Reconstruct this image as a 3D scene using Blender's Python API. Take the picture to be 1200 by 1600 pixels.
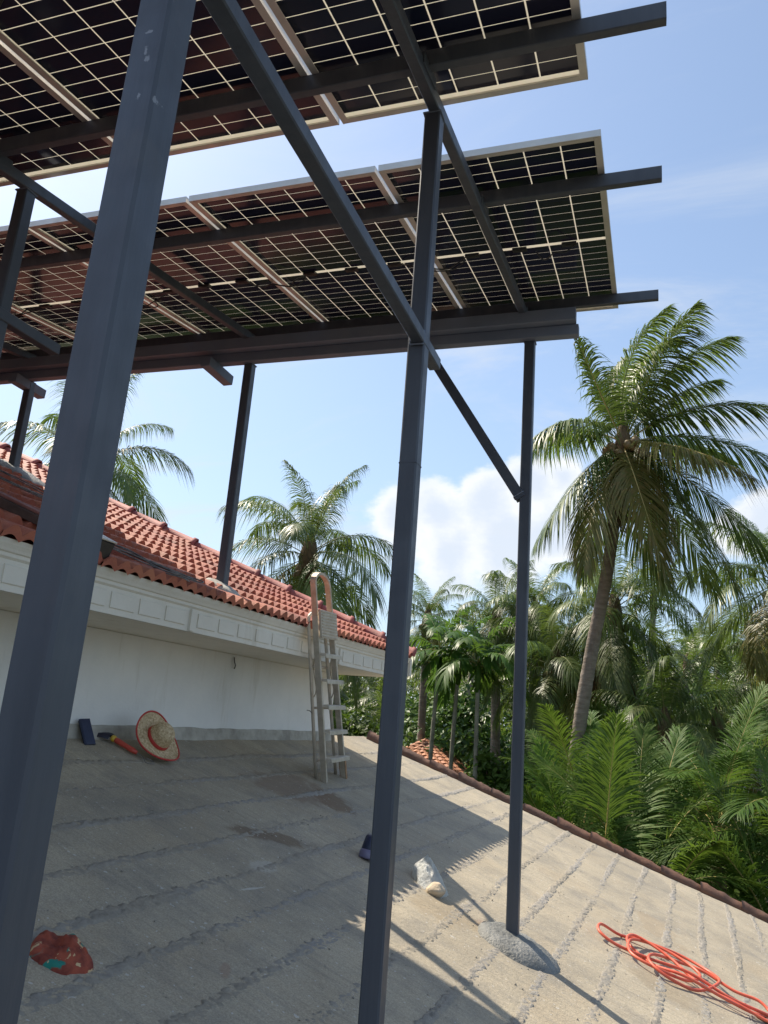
import bpy, math, random
from mathutils import Vector, Matrix, noise as mnoise

for o in list(bpy.data.objects):
    bpy.data.objects.remove(o, do_unlink=True)
scene = bpy.context.scene
C = scene.collection
R = math.radians
EYE = 7.0                                    # camera height above the garden ground

# ------------------------------------------------------------------ camera
cam_data = bpy.data.cameras.new('camera')
cam_data.sensor_fit = 'VERTICAL'
cam_data.sensor_height = 24.0
cam_data.lens = 24.0 * 1221.18 / 1600.0
cam_data.clip_start = 0.05
cam_data.clip_end = 2000
cam = bpy.data.objects.new('camera', cam_data)
C.objects.link(cam)
rt = Vector((0.94721, 0.31173, 0.07489)); dn = Vector((-0.01112, 0.26541, -0.96407)); fw = Vector((-0.32041, 0.91235, 0.25486))
m3 = Matrix((rt, -dn, -fw)).transposed()
cam.matrix_world = Matrix.Translation((0, 0, EYE)) @ m3.to_4x4()
scene.camera = cam

# ------------------------------------------------------------------ light
TH = R(2.5)                                  # the roof slab and house are turned 2.5 degrees from the array
def Ld(x, y, z):                             # direction, house frame -> world
    return Vector((x * math.cos(TH) + y * math.sin(TH), -x * math.sin(TH) + y * math.cos(TH), z))
def L(x, y, z):                              # point, house frame -> world
    return Ld(x, y, z) + Vector((0, 0, EYE))
sun_dir = Ld(0.735, -0.275, -1.0).normalized()
sd = bpy.data.lights.new('sun', 'SUN')
sd.energy = 4.9
sd.angle = R(0.55)
sd.color = (1.0, 0.90, 0.75)
sun = bpy.data.objects.new('sun', sd)
C.objects.link(sun)
sun.rotation_euler = sun_dir.to_track_quat('-Z', 'Y').to_euler()
to_sun = -sun_dir

world = bpy.data.worlds.new('World')
scene.world = world
world.use_nodes = True
scene.view_settings.view_transform = 'Standard'
scene.view_settings.look = 'None'
scene.view_settings.exposure = 0.6
scene.view_settings.gamma = 1.0
scene.view_settings.use_curve_mapping = False

class NT:
    """small helper for node trees"""
    def __init__(s, nt):
        s.t = nt; s.n = nt.nodes; s.l = nt.links
    def new(s, typ, **kw):
        nd = s.n.new(typ)
        for k, v in kw.items():
            if hasattr(nd, k): setattr(nd, k, v)
        return nd
    def put(s, sock, v):
        if hasattr(v, 'is_linked') or isinstance(v, bpy.types.NodeSocket): s.l.new(v, sock)
        elif isinstance(v, (tuple, list)) and len(v) == 3 and sock.type == 'RGBA': sock.default_value = (*v, 1)
        else: sock.default_value = v
    def math(s, op, a, b=0.0, c=None, clamp=False):
        nd = s.n.new('ShaderNodeMath'); nd.operation = op; nd.use_clamp = clamp
        s.put(nd.inputs[0], a); s.put(nd.inputs[1], b)
        if c is not None: s.put(nd.inputs[2], c)
        return nd.outputs[0]
    def vmath(s, op, a, b=(0, 0, 0), out=0):
        nd = s.n.new('ShaderNodeVectorMath'); nd.operation = op
        s.put(nd.inputs[0], a); s.put(nd.inputs[1], b)
        return nd.outputs[out]
    def mix(s, f, a, b, mode='MIX'):
        nd = s.n.new('ShaderNodeMix'); nd.data_type = 'RGBA'; nd.blend_type = mode
        s.put(nd.inputs[0], f); s.put(nd.inputs[6], a); s.put(nd.inputs[7], b)
        return nd.outputs[2]
    def noise(s, vec, scale, detail=4, rough=0.55, dist=0.0):
        nd = s.n.new('ShaderNodeTexNoise')
        nd.inputs['Scale'].default_value = scale; nd.inputs['Detail'].default_value = detail
        nd.inputs['Roughness'].default_value = rough; nd.inputs['Distortion'].default_value = dist
        if vec is not None: s.l.new(vec, nd.inputs['Vector'])
        return nd.outputs['Fac']
    def ramp(s, fac, stops):
        nd = s.n.new('ShaderNodeValToRGB'); e = nd.color_ramp.elements
        while len(e) < len(stops): e.new(0.5)
        for el, (p, c) in zip(e, stops):
            el.position = p; el.color = (*c, 1) if len(c) == 3 else c
        s.put(nd.inputs[0], fac)
        return nd.outputs[0]
    def mapr(s, v, a, b, c=0.0, d=1.0, smooth=False):
        nd = s.n.new('ShaderNodeMapRange')
        if smooth: nd.interpolation_type = 'SMOOTHSTEP'
        s.put(nd.inputs[0], v)
        for i, q in enumerate((a, b, c, d)): s.put(nd.inputs[i + 1], q)
        return nd.outputs[0]
    def scaled(s, vec, sc):
        nd = s.n.new('ShaderNodeMapping'); nd.inputs['Scale'].default_value = sc
        s.l.new(vec, nd.inputs['Vector']); return nd.outputs[0]

def build_sky():
    w = NT(world.node_tree)
    w.n.clear()
    out = w.new('ShaderNodeOutputWorld'); bg = w.new('ShaderNodeBackground')
    sky = w.new('ShaderNodeTexSky'); sky.sky_type = 'NISHITA'
    sky.sun_disc = False
    sky.sun_elevation = math.asin(to_sun.z)
    sky.sun_rotation = math.atan2(to_sun.x, to_sun.y)
    sky.altitude = 20; sky.air_density = 1.15; sky.dust_density = 1.2; sky.ozone_density = 1.8
    tc = w.new('ShaderNodeTexCoord'); d = tc.outputs['Generated']
    dn_ = w.vmath('NORMALIZE', d)
    sep = w.new('ShaderNodeSeparateXYZ'); w.l.new(dn_, sep.inputs[0])
    zz = sep.outputs[2]
    # high thin cloud: flattened on to a plane so that it lies overhead
    inv = w.math('DIVIDE', 1.0, w.math('ADD', w.math('MAXIMUM', zz, 0.0), 0.18))
    fl = w.new('ShaderNodeVectorMath'); fl.operation = 'SCALE'
    w.l.new(dn_, fl.inputs[0]); w.l.new(inv, fl.inputs['Scale'])
    st = w.scaled(fl.outputs[0], (1.0, 2.2, 1.0))
    ci = w.noise(st, 1.3, 8, 0.62, 0.6)
    ci = w.mapr(ci, 0.47, 0.76, 0, 0.75, True)
    # milky haze low in the sky
    low = w.mapr(zz, -0.05, 0.62, 1, 0, False)
    low = w.math('POWER', low, 1.6)
    hz = w.math('ADD', w.math('MULTIPLY', low, 0.46), 0.20)
    # cumulus heads standing on the horizon
    nz = w.noise(dn_, 7.0, 8, 0.58)
    nz = w.math('SUBTRACT', nz, 0.5)
    nf = w.math('SUBTRACT', w.noise(dn_, 26.0, 6, 0.6), 0.5)
    heads = None
    for (cx, cy, cz, rad) in CUMULUS:
        v = Vector((cx, cy, cz)).normalized()
        dist = w.vmath('DISTANCE', dn_, tuple(v), out=1)
        e = w.math('SUBTRACT', 1.0, w.math('DIVIDE', dist, rad))
        heads = e if heads is None else w.math('SMOOTH_MAX', heads, e, 0.25)
    e = w.math('ADD', heads, w.math('MULTIPLY', nz, 1.3))
    e = w.math('ADD', e, w.math('MULTIPLY', nf, 0.5))
    nw = w.math('SUBTRACT', w.noise(w.scaled(dn_, (1, 1, 2.4)), 60.0, 5, 0.62), 0.5)
    e = w.math('ADD', e, w.math('MULTIPLY', nw, 0.28))
    cu = w.mapr(e, -0.04, 0.34, 0, 1, True)
    cu = w.math('MULTIPLY', cu, w.mapr(zz, 0.06, 0.20, 0.25, 1, True))
    shade = w.mapr(w.math('ADD', e, w.math('MULTIPLY', nz, 1.2)), 0.05, 0.8, 1.0, 0.30, True)
    csc = w.mix(shade, (3.6, 4.15, 5.0), (5.7, 5.75, 5.8))
    col = w.mix(hz, sky.outputs[0], (2.95, 3.9, 5.35))
    col = w.mix(ci, col, (4.2, 4.5, 4.9))
    col = w.mix(w.math('MULTIPLY', cu, 0.92), col, csc)
    w.l.new(col, bg.inputs[0]); bg.inputs[1].default_value = 0.124
    w.l.new(bg.outputs[0], out.inputs[0])

CUMULUS = [(-0.301, 0.92, 0.252, 0.048), (-0.25, 0.933, 0.26, 0.051), (-0.194, 0.942, 0.274, 0.054), (-0.135, 0.945, 0.299, 0.046), (-0.1, 0.946, 0.307, 0.033), (-0.242, 0.947, 0.213, 0.061), (-0.171, 0.959, 0.224, 0.07), (-0.109, 0.964, 0.242, 0.061), (0.097, 0.966, 0.241, 0.037), (0.133, 0.959, 0.251, 0.045), (-0.676, 0.72, 0.159, 0.049), (-0.744, 0.655, 0.13, 0.057), (0.6, 0.75, 0.2, 0.11), (0.9, 0.3, 0.22, 0.13), (-0.95, 0.2, 0.2, 0.12), (-0.7, -0.7, 0.2, 0.13), (0.5, -0.85, 0.24, 0.13)]
build_sky()

# ------------------------------------------------------------------ materials
def mat(name):
    m = bpy.data.materials.new(name); m.use_nodes = True
    n = NT(m.node_tree); n.n.clear()
    out = n.new('ShaderNodeOutputMaterial'); p = n.new('ShaderNodeBsdfPrincipled')
    n.l.new(p.outputs[0], out.inputs[0])
    return m, n, p, out
def obj_co(n): return n.new('ShaderNodeTexCoord').outputs['Object']
def bump(n, p, h, dist, strength=1.0):
    b = n.new('ShaderNodeBump'); b.inputs['Strength'].default_value = strength; b.inputs['Distance'].default_value = dist
    n.l.new(h, b.inputs['Height']); n.l.new(b.outputs[0], p.inputs['Normal'])
def simple(name, c1, c2, rough=0.6, scale=8, metal=0.0, bmp=0.002, bscale=60, spec=0.5, rnd=0.0):
    m, n, p, out = mat(name); co = obj_co(n)
    col = n.mix(n.mapr(n.noise(co, scale, 5, 0.6), 0.35, 0.65), c1, c2)
    if rnd:
        oi = n.new('ShaderNodeObjectInfo')
        v = n.mapr(oi.outputs['Random'], 0, 1, 1 - rnd, 1 + rnd)
        hs = n.new('ShaderNodeHueSaturation'); n.l.new(col, hs.inputs['Color']); n.l.new(v, hs.inputs['Value'])
        col = hs.outputs[0]
    n.put(p.inputs['Base Color'], col)
    r = n.mapr(n.noise(co, scale * 2.3, 4), 0.3, 0.7, max(rough - 0.1, 0), min(rough + 0.1, 1))
    n.put(p.inputs['Roughness'], r); p.inputs['Metallic'].default_value = metal
    p.inputs['Specular IOR Level'].default_value = spec
    if bmp: bump(n, p, n.noise(co, bscale, 4), bmp)
    return m

M = {}
M['steel'] = None
SCUFFS = [(-0.018, -1.766, 2.48, 0.0053, 0.0128), (-0.013, -1.766, 2.461, 0.0075, 0.008), (0.02, -1.766, 2.369, 0.0045, 0.008), (-0.016, -1.766, 2.377, 0.0045, 0.0096), (0.022, -1.732, 2.515, 0.003, 0.0128), (0.022, -1.731, 2.457, 0.0023, 0.0096), (0.022, -1.74, 2.271, 0.003, 0.008), (-0.016, -1.766, 2.524, 0.009, 0.0048)]
def steel_mat():
    m, n, p, out = mat('grey steel paint'); co = obj_co(n)
    st = n.scaled(co, (14, 14, 0.9))
    base = n.mix(n.mapr(n.noise(st, 1.6, 5, 0.6), 0.3, 0.7), (0.049, 0.058, 0.077), (0.066, 0.077, 0.098))
    dirt = n.mapr(n.noise(co, 3.2, 6, 0.65), 0.56, 0.72)
    base = n.mix(n.math('MULTIPLY', dirt, 0.35), base, (0.105, 0.102, 0.10))
    # pale scuffs, mostly on the near post
    sc = n.mapr(n.noise(n.scaled(co, (60, 60, 22)), 1.0, 5, 0.7), 0.71, 0.74)
    pick = n.mapr(n.noise(co, 4.5, 2), 0.60, 0.66)
    base = n.mix(n.math('MULTIPLY', n.math('MULTIPLY', sc, pick), 0.75), base, (0.42, 0.42, 0.42))
    # worn spots on the near post where the paint has been knocked off
    wob = n.noise(co, 85.0, 4, 0.65)
    for (x, y, z, sx, sz) in SCUFFS:
        mp = n.new('ShaderNodeMapping'); mp.vector_type = 'TEXTURE'
        mp.inputs['Location'].default_value = (x, y, z); mp.inputs['Scale'].default_value = (sx, .03, sz)
        n.l.new(co, mp.inputs['Vector'])
        ln = n.vmath('LENGTH', mp.outputs[0], out=1)
        k = n.mapr(n.math('ADD', ln, n.math('MULTIPLY', n.math('SUBTRACT', wob, 0.5), 3.0)), 0.5, 0.95, .45, 0, True)
        base = n.mix(k, base, (.42, .44, .47))
    n.put(p.inputs['Base Color'], base)
    n.put(p.inputs['Roughness'], n.mapr(n.noise(co, 9, 4), 0.3, 0.7, 0.36, 0.58))
    p.inputs['Specular IOR Level'].default_value = 0.55
    bump(n, p, n.noise(n.scaled(co, (30, 30, 6)), 1.0, 5, 0.6), 0.0016)
    return m
M['steel'] = steel_mat()
M['beam_steel'] = simple('flare lightened beam steel', (0.15, 0.185, 0.25), (0.19, 0.22, 0.275), 0.7, 2.5, 0, 0.001, 40, 0.25)  # same paint as the posts, paler and bluer: lens flare put into the colour

def concrete_mat():
    m, n, p, out = mat('screeded concrete'); co = obj_co(n)
    big = n.mapr(n.noise(co, 0.9, 6, 0.6, 0.4), 0.32, 0.68)
    c = n.mix(big, (0.335, 0.293, 0.225), (0.470, 0.408, 0.305))
    blot = n.mapr(n.noise(co, 2.6, 8, 0.72, .3), 0.46, 0.68)
    c = n.mix(n.math('MULTIPLY', blot, 0.62), c, (0.215, 0.205, 0.185))
    tanp = n.mapr(n.noise(n.scaled(co, (1.1, .8, 1)), 1.4, 5, 0.65), 0.52, 0.68)
    c = n.mix(n.math('MULTIPLY', tanp, 0.35), c, (0.40, 0.315, 0.21))
    grit = n.mapr(n.noise(co, 130, 4, 0.7), 0.35, 0.65, 0.78, 1.2)
    gv = n.new('ShaderNodeHueSaturation'); n.l.new(c, gv.inputs['Color']); n.l.new(grit, gv.inputs['Value']); c = gv.outputs[0]
    rot = n.new('ShaderNodeMapping'); rot.inputs['Rotation'].default_value = (0, 0, R(-24)); rot.inputs['Scale'].default_value = (3.0, 34, 3)
    n.l.new(co, rot.inputs['Vector'])
    streak = n.mapr(n.noise(rot.outputs[0], 1.0, 4, 0.6), 0.50, 0.72)
    c = n.mix(n.math('MULTIPLY', streak, 0.38), c, (0.22, 0.205, 0.175))
    strk2 = n.mapr(n.noise(rot.outputs[0], 1.7, 3, 0.6), 0.62, 0.75)
    c = n.mix(n.math('MULTIPLY', strk2, 0.30), c, (0.52, 0.49, 0.43))
    # rust and mud stains, white lime drips: marks with a shape of their own
    wob = n.noise(co, 5.0, 5, 0.65)
    for (x, y, z, a, b, ang, colr, amt) in STAINS:
        mp = n.new('ShaderNodeMapping'); mp.vector_type = 'TEXTURE'
        mp.inputs['Location'].default_value = L(x, y, z); mp.inputs['Rotation'].default_value = (0, 0, R(ang)); mp.inputs['Scale'].default_value = (a, b, 1.0)
        n.l.new(co, mp.inputs['Vector'])
        ln = n.vmath('LENGTH', mp.outputs[0], out=1)
        k = n.mapr(n.math('ADD', ln, n.math('MULTIPLY', n.math('SUBTRACT', wob, 0.5), 2.2)), 0.55, 1.0, amt, 0, True)
        c = n.mix(k, c, colr)
    pep = n.mapr(n.noise(co, 55, 3, 0.6), 0.66, 0.72)
    c = n.mix(n.math('MULTIPLY', pep, 0.5), c, (0.13, 0.125, 0.12))
    spk = n.mapr(n.noise(co, 38, 2, 0.5), 0.69, 0.72)
    c = n.mix(n.math('MULTIPLY', spk, 0.55), c, (0.62, 0.61, 0.58))
    n.put(p.inputs['Base Color'], c)
    p.inputs['Roughness'].default_value = 0.92; p.inputs['Specular IOR Level'].default_value = 0.2
    h = n.math('ADD', n.math('MULTIPLY', n.noise(co, 42, 6, 0.7), 0.6), n.math('MULTIPLY', n.noise(rot.outputs[0], 1.0, 4, 0.6), 0.9))
    bump(n, p, h, 0.012, 0.9)
    return m
STAINS = [(-2.756, 6.24, -0.676, .20, .34, 20, (.19, .13, .085), .75), (-2.455, 4.72, -0.778, .10, .36, -35, (.17, .12, .08), .7), (-3.0, 6.0, -.6, .35, .5, 0, (.22, .155, .11), .6),
          (-2.25, 4.2, -.86, .07, .16, 0, (.56, .54, .50), .35), (-2.12, 3.9, -.9, .012, .13, -10, (.62, .60, .55), .55), (-1.75, 3.05, -1.02, .03, .08, 30, (.30, .17, .12), .35),
          (-1.25, 5.30, -1.19, .05, .10, 10, (.38, .22, .17), .3), (-0.2, 6.0, -1.5, .22, .3, 10, (.30, .245, .17), .55), (-0.3, 7.6, -1.5, .2, .5, 15, (.34, .26, .17), .4), (-1.4, 5.1, -1.15, .25, .3, 0, (.33, .26, .17), .5)]
M['concrete'] = concrete_mat()
def mortar_mat():
    m, n, p, out = mat('crumbly mortar'); co = obj_co(n)
    c = n.mix(n.mapr(n.noise(co, 24, 6, 0.7), 0.35, 0.65), (0.30, 0.268, 0.218), (0.43, 0.385, 0.308))
    c = n.mix(n.mapr(n.noise(co, 1.1, 4), 0.4, 0.62, 0.0, 0.6), c, (0.34, 0.33, 0.32))
    n.put(p.inputs['Base Color'], c); p.inputs['Roughness'].default_value = 0.95; p.inputs['Specular IOR Level'].default_value = 0.15
    bump(n, p, n.noise(co, 75, 6, 0.75), 0.011)
    return m
M['mortar'] = mortar_mat()
M['wet_cement'] = simple('fresh cement', (0.13, 0.133, 0.125), (0.255, 0.255, 0.24), 0.6, 6, 0, 0.012, 55)
M['dry_cement'] = simple('dry cement patch', (0.36, 0.34, 0.31), (0.46, 0.44, 0.40), 0.85, 9, 0, 0.004, 40)
def wall_mat(name, c1, c2):
    m, n, p, out = mat(name); co = obj_co(n)
    c = n.mix(n.mapr(n.noise(co, 0.9, 7, 0.68), 0.3, 0.7), tuple(v * .9 for v in c1), c2)
    run = n.mapr(n.noise(n.scaled(co, (5, 5, 0.7)), 1.2, 5, 0.65), 0.57, 0.75)
    c = n.mix(n.math('MULTIPLY', run, 0.5), c, tuple(v * q for v, q in zip(c1, (.66, .62, .54))))
    n.put(p.inputs['Base Color'], c); p.inputs['Roughness'].default_value = 0.8
    bump(n, p, n.noise(co, 45, 4), 0.002)
    return m
M['white_wall'] = wall_mat('white wall paint', (0.80, 0.805, 0.785), (0.86, 0.855, 0.82))
M['cream'] = wall_mat('cream fascia paint', (0.70, 0.665, 0.57), (0.78, 0.755, 0.67))
M['soffit_cream'] = wall_mat('cream soffit paint', (0.82, 0.76, 0.63), (0.86, 0.81, 0.69))
M['cove'] = wall_mat('stained cornice', (0.50, 0.45, 0.36), (0.64, 0.60, 0.51))
M['pink_soffit'] = simple('red oxide soffit', (0.42, 0.20, 0.17), (0.48, 0.25, 0.21), 0.8, 5)
M['plinth'] = simple('mouldy plinth', (0.30, 0.28, 0.24), (0.50, 0.48, 0.42), 0.9, 5, 0, 0.008, 30)
def tile_mat(name, c1, c2, c3, moss=(0.10, 0.055, 0.045)):
    m, n, p, out = mat(name); co = obj_co(n); oi = n.new('ShaderNodeObjectInfo')
    off = n.new('ShaderNodeVectorMath'); off.operation = 'ADD'
    cmb = n.new('ShaderNodeCombineXYZ')
    n.put(cmb.inputs[0], n.math('MULTIPLY', oi.outputs['Random'], 37.0)); n.put(cmb.inputs[1], n.math('MULTIPLY', oi.outputs['Random'], 11.0))
    n.l.new(co, off.inputs[0]); n.l.new(cmb.outputs[0], off.inputs[1]); v = off.outputs[0]
    c = n.mix(n.mapr(n.noise(v, 5, 5, 0.6), 0.3, 0.7), c1, c2)
    c = n.mix(n.mapr(oi.outputs['Random'], 0.0, 1.0, 0.0, 0.75), c, c3)
    gm = n.new('ShaderNodeNewGeometry')
    pos = gm.outputs['Position']
    dirt = n.mapr(n.noise(pos, 1.3, 6, 0.65), 0.50, 0.68)
    c = n.mix(n.math('MULTIPLY', dirt, 0.55), c, moss)
    spk = n.mapr(n.noise(pos, 30, 4, 0.7), 0.60, 0.7)
    c = n.mix(n.math('MULTIPLY', spk, 0.35), c, (0.09, 0.06, 0.055))
    n.put(p.inputs['Base Color'], c); p.inputs['Roughness'].default_value = 0.72
    bump(n, p, n.noise(v, 40, 5, 0.65), 0.004)
    return m
M['tile'] = tile_mat('red clay tile', (0.40, 0.118, 0.075), (0.52, 0.205, 0.115), (0.34, 0.085, 0.065))
M['ridge'] = tile_mat('red painted ridge tile', (0.31, 0.066, 0.054), (0.38, 0.10, 0.075), (0.28, 0.066, 0.058))
M['verge'] = tile_mat('weathered verge tile', (0.125, 0.060, 0.036), (0.21, 0.098, 0.055), (0.095, 0.052, 0.036), (0.04, 0.03, 0.024))
M['hut_tile'] = tile_mat('orange hut tile', (0.46, 0.20, 0.10), (0.52, 0.24, 0.13), (0.40, 0.16, 0.08))
M['alu'] = simple('worn aluminium', (0.50, 0.455, 0.38), (0.66, 0.61, 0.53), 0.5, 10, 0.4, 0.001, 50)
M['alu_rust'] = simple('stained aluminium', (0.46, 0.37, 0.28), (0.60, 0.53, 0.44), 0.55, 14, 0.45, 0.001, 50)
M['ladder_foot'] = simple('muddy wood brown', (0.30, 0.17, 0.09), (0.40, 0.25, 0.14), 0.7, 14)
M['frame_alu'] = simple('anodised panel frame', (0.56, 0.54, 0.50), (0.64, 0.62, 0.58), 0.42, 6, 0.55, 0)
def cell_mat():
    m, n, p, out = mat('silicon cell'); oi = n.new('ShaderNodeObjectInfo')
    c = n.mix(oi.outputs['Random'], (0.013, 0.018, 0.042), (0.022, 0.022, 0.046))
    n.put(p.inputs['Base Color'], c); p.inputs['Roughness'].default_value = 0.13
    p.inputs['IOR'].default_value = 1.45; p.inputs['Specular IOR Level'].default_value = 0.42
    return m
M['cell'] = cell_mat()
def sheet_mat():
    m, n, p, out = mat('clear laminate between cells')
    p.inputs['Base Color'].default_value = (0.86, 0.83, 0.74, 1); p.inputs['Roughness'].default_value = 0.25
    t = n.new('ShaderNodeBsdfTranslucent'); t.inputs[0].default_value = (0.88, 0.84, 0.74, 1)
    mx = n.new('ShaderNodeMixShader'); mx.inputs[0].default_value = 0.5
    n.l.new(p.outputs[0], mx.inputs[1]); n.l.new(t.outputs[0], mx.inputs[2]); n.l.new(mx.outputs[0], out.inputs[0])
    return m
M['sheet'] = sheet_mat()
M['black'] = simple('black plastic', (0.012, 0.012, 0.013), (0.02, 0.02, 0.021), 0.45, 10, 0, 0)
M['cable'] = simple('cable jacket', (0.05, 0.05, 0.052), (0.22, 0.21, 0.20), 0.5, 12, 0, 0)
M['red_wire'] = simple('red wire jacket', (0.25, 0.03, 0.02), (0.3, 0.04, 0.03), 0.5, 12, 0, 0)
M['hose'] = simple('orange red hose', (0.62, 0.10, 0.055), (0.72, 0.15, 0.085), 0.42, 5, 0, 0.0006, 60)
def straw_mat():
    m, n, p, out = mat('plaited straw'); co = obj_co(n)
    v = n.new('ShaderNodeTexVoronoi'); v.inputs['Scale'].default_value = 95; n.l.new(co, v.inputs['Vector'])
    c = n.mix(n.mapr(n.noise(co, 60, 3), 0.35, 0.65), (0.44, 0.31, 0.16), (0.74, 0.60, 0.38))
    c = n.mix(n.mapr(v.outputs['Distance'], 0.0, 0.6, 0.45, 0.0), c, (0.25, 0.15, 0.07))
    n.put(p.inputs['Base Color'], c); p.inputs['Roughness'].default_value = 0.75
    bump(n, p, v.outputs['Distance'], 0.004)
    return m
M['straw'] = straw_mat()
M['red_ribbon'] = simple('red ribbon', (0.46, 0.035, 0.03), (0.56, 0.06, 0.05), 0.65, 25, 0, 0.001, 200)
M['red_handle'] = simple('red plastic handle', (0.50, 0.06, 0.04), (0.58, 0.09, 0.06), 0.4, 20, 0, 0)
M['yellow'] = simple('yellow plastic', (0.62, 0.40, 0.04), (0.70, 0.48, 0.07), 0.45, 20, 0, 0)
M['navy'] = simple('navy plastic', (0.016, 0.024, 0.060), (0.024, 0.034, 0.078), 0.4, 14, 0, 0)
M['navy_pale'] = simple('violet grey plastic', (0.15, 0.14, 0.24), (0.20, 0.19, 0.30), 0.35, 14, 0, 0)
M['white_ink'] = simple('white lettering', (0.78, 0.78, 0.78), (0.82, 0.82, 0.82), 0.5, 20, 0, 0)
M['dark_blade'] = simple('dark blue rubber', (0.012, 0.014, 0.03), (0.02, 0.022, 0.04), 0.5, 20, 0, 0.001)
M['wood'] = simple('dark weathered wood', (0.045, 0.026, 0.02), (0.10, 0.055, 0.042), 0.75, 7, 0, 0.004, 40)
M['red_wood'] = simple('red oxide wood', (0.22, 0.08, 0.065), (0.28, 0.115, 0.09), 0.75, 7, 0, 0.004, 40)
def cloth_mat():
    m, n, p, out = mat('orange and green printed cloth'); co = obj_co(n)
    c = n.mix(n.mapr(n.noise(co, 16, 3), 0.4, 0.6), (0.17, 0.034, 0.022), (0.34, 0.075, 0.04))
    g = n.mapr(n.noise(co, 10, 3, 0.5, 0.6), 0.57, 0.60)
    c = n.mix(g, c, (0.02, 0.20, 0.155))
    y = n.mapr(n.noise(co, 21, 2, 0.5, 0.8), 0.62, 0.65)
    c = n.mix(n.math('MULTIPLY', y, 0.9), c, (0.60, 0.44, 0.24))
    n.put(p.inputs['Base Color'], c); p.inputs['Roughness'].default_value = 0.9
    bump(n, p, n.noise(co, 300, 2), 0.0006)
    return m
M['cloth'] = cloth_mat()
def bag_mat():
    m, n, p, out = mat('white polythene'); co = obj_co(n)
    p.inputs['Base Color'].default_value = (0.80, 0.81, 0.77, 1); p.inputs['Roughness'].default_value = 0.28
    t = n.new('ShaderNodeBsdfTranslucent'); t.inputs[0].default_value = (0.66, 0.67, 0.62, 1)
    mx = n.new('ShaderNodeMixShader'); mx.inputs[0].default_value = 0.4
    n.l.new(p.outputs[0], mx.inputs[1]); n.l.new(t.outputs[0], mx.inputs[2]); n.l.new(mx.outputs[0], out.inputs[0])
    bump(n, p, n.noise(co, 26, 6, 0.7), 0.02)
    return m
M['bag'] = bag_mat()
M['tan'] = simple('tan sandy lump', (0.50, 0.40, 0.28), (0.60, 0.50, 0.37), 0.85, 20, 0, 0.006, 60)

def leaf_mat(name, c1, c2, c3, trans, rough=0.5, tmix=0.35, dead=0.0, spec=0.25):
    m, n, p, out = mat(name); gm = n.new('ShaderNodeNewGeometry'); pos = gm.outputs['Position']; oi = n.new('ShaderNodeObjectInfo')
    c = n.mix(n.mapr(n.noise(pos, 1.7, 5, 0.7), 0.33, 0.67), c1, c2)
    c = n.mix(n.mapr(n.noise(pos, 9.0, 3, 0.6), 0.42, 0.66, 0, 0.7), c, c3)
    hs = n.new('ShaderNodeHueSaturation'); n.l.new(c, hs.inputs['Color'])
    n.put(hs.inputs['Value'], n.mapr(oi.outputs['Random'], 0, 1, 0.72, 1.28))
    n.put(hs.inputs['Hue'], n.mapr(n.math('FRACT', n.math('MULTIPLY', oi.outputs['Random'], 7.3)), 0, 1, 0.483, 0.512))
    c = hs.outputs[0]
    n.put(p.inputs['Base Color'], c); p.inputs['Roughness'].default_value = rough
    p.inputs['Specular IOR Level'].default_value = spec
    t = n.new('ShaderNodeBsdfTranslucent'); n.put(t.inputs[0], n.mix(0.5, c, trans))
    mx = n.new('ShaderNodeMixShader'); mx.inputs[0].default_value = tmix
    n.l.new(p.outputs[0], mx.inputs[1]); n.l.new(t.outputs[0], mx.inputs[2]); n.l.new(mx.outputs[0], out.inputs[0])
    return m
M['palm_leaf'] = leaf_mat('coconut leaflet', (0.066, 0.118, 0.022), (0.108, 0.168, 0.034), (0.165, 0.200, 0.060), (0.19, 0.29, 0.035), 0.42, 0.34, spec=0.5)
M['palm_leaf_old'] = leaf_mat('yellowing coconut leaflet', (0.125, 0.140, 0.030), (0.175, 0.175, 0.042), (0.25, 0.185, 0.055), (0.32, 0.30, 0.05), 0.42, 0.46, spec=0.5)
M['palm_leaf_dead'] = leaf_mat('dry coconut leaflet', (0.15, 0.085, 0.04), (0.20, 0.115, 0.055), (0.12, 0.07, 0.035), (0.2, 0.12, 0.05), 0.7, 0.2)
M['young_leaf'] = leaf_mat('young palm leaflet', (0.048, 0.110, 0.018), (0.085, 0.162, 0.026), (0.13, 0.19, 0.04), (0.20, 0.32, 0.03), 0.52, 0.36, spec=0.2)
M['areca_leaf'] = leaf_mat('areca leaflet', (0.06, 0.14, 0.025), (0.09, 0.19, 0.035), (0.12, 0.21, 0.05), (0.18, 0.32, 0.04), 0.4, 0.35)
M['broad_leaf'] = leaf_mat('broad leaf', (0.055, 0.115, 0.020), (0.095, 0.17, 0.030), (0.14, 0.215, 0.04), (0.16, 0.28, 0.03), 0.55, 0.33)
M['broad_leaf_light'] = leaf_mat('light broad leaf', (0.07, 0.15, 0.025), (0.10, 0.20, 0.03), (0.14, 0.24, 0.045), (0.2, 0.34, 0.04), 0.55, 0.36)
M['dark_leaf'] = leaf_mat('dark broad leaf', (0.038, 0.082, 0.016), (0.062, 0.12, 0.022), (0.09, 0.15, 0.03), (0.1, 0.18, 0.03), 0.42, 0.3)
M['rachis'] = simple('leaf stalk', (0.17, 0.19, 0.06), (0.26, 0.25, 0.09), 0.5, 4, 0, 0)
M['rachis_yellow'] = simple('yellow leaf stalk', (0.36, 0.29, 0.09), (0.45, 0.34, 0.12), 0.5, 4, 0, 0)
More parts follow.
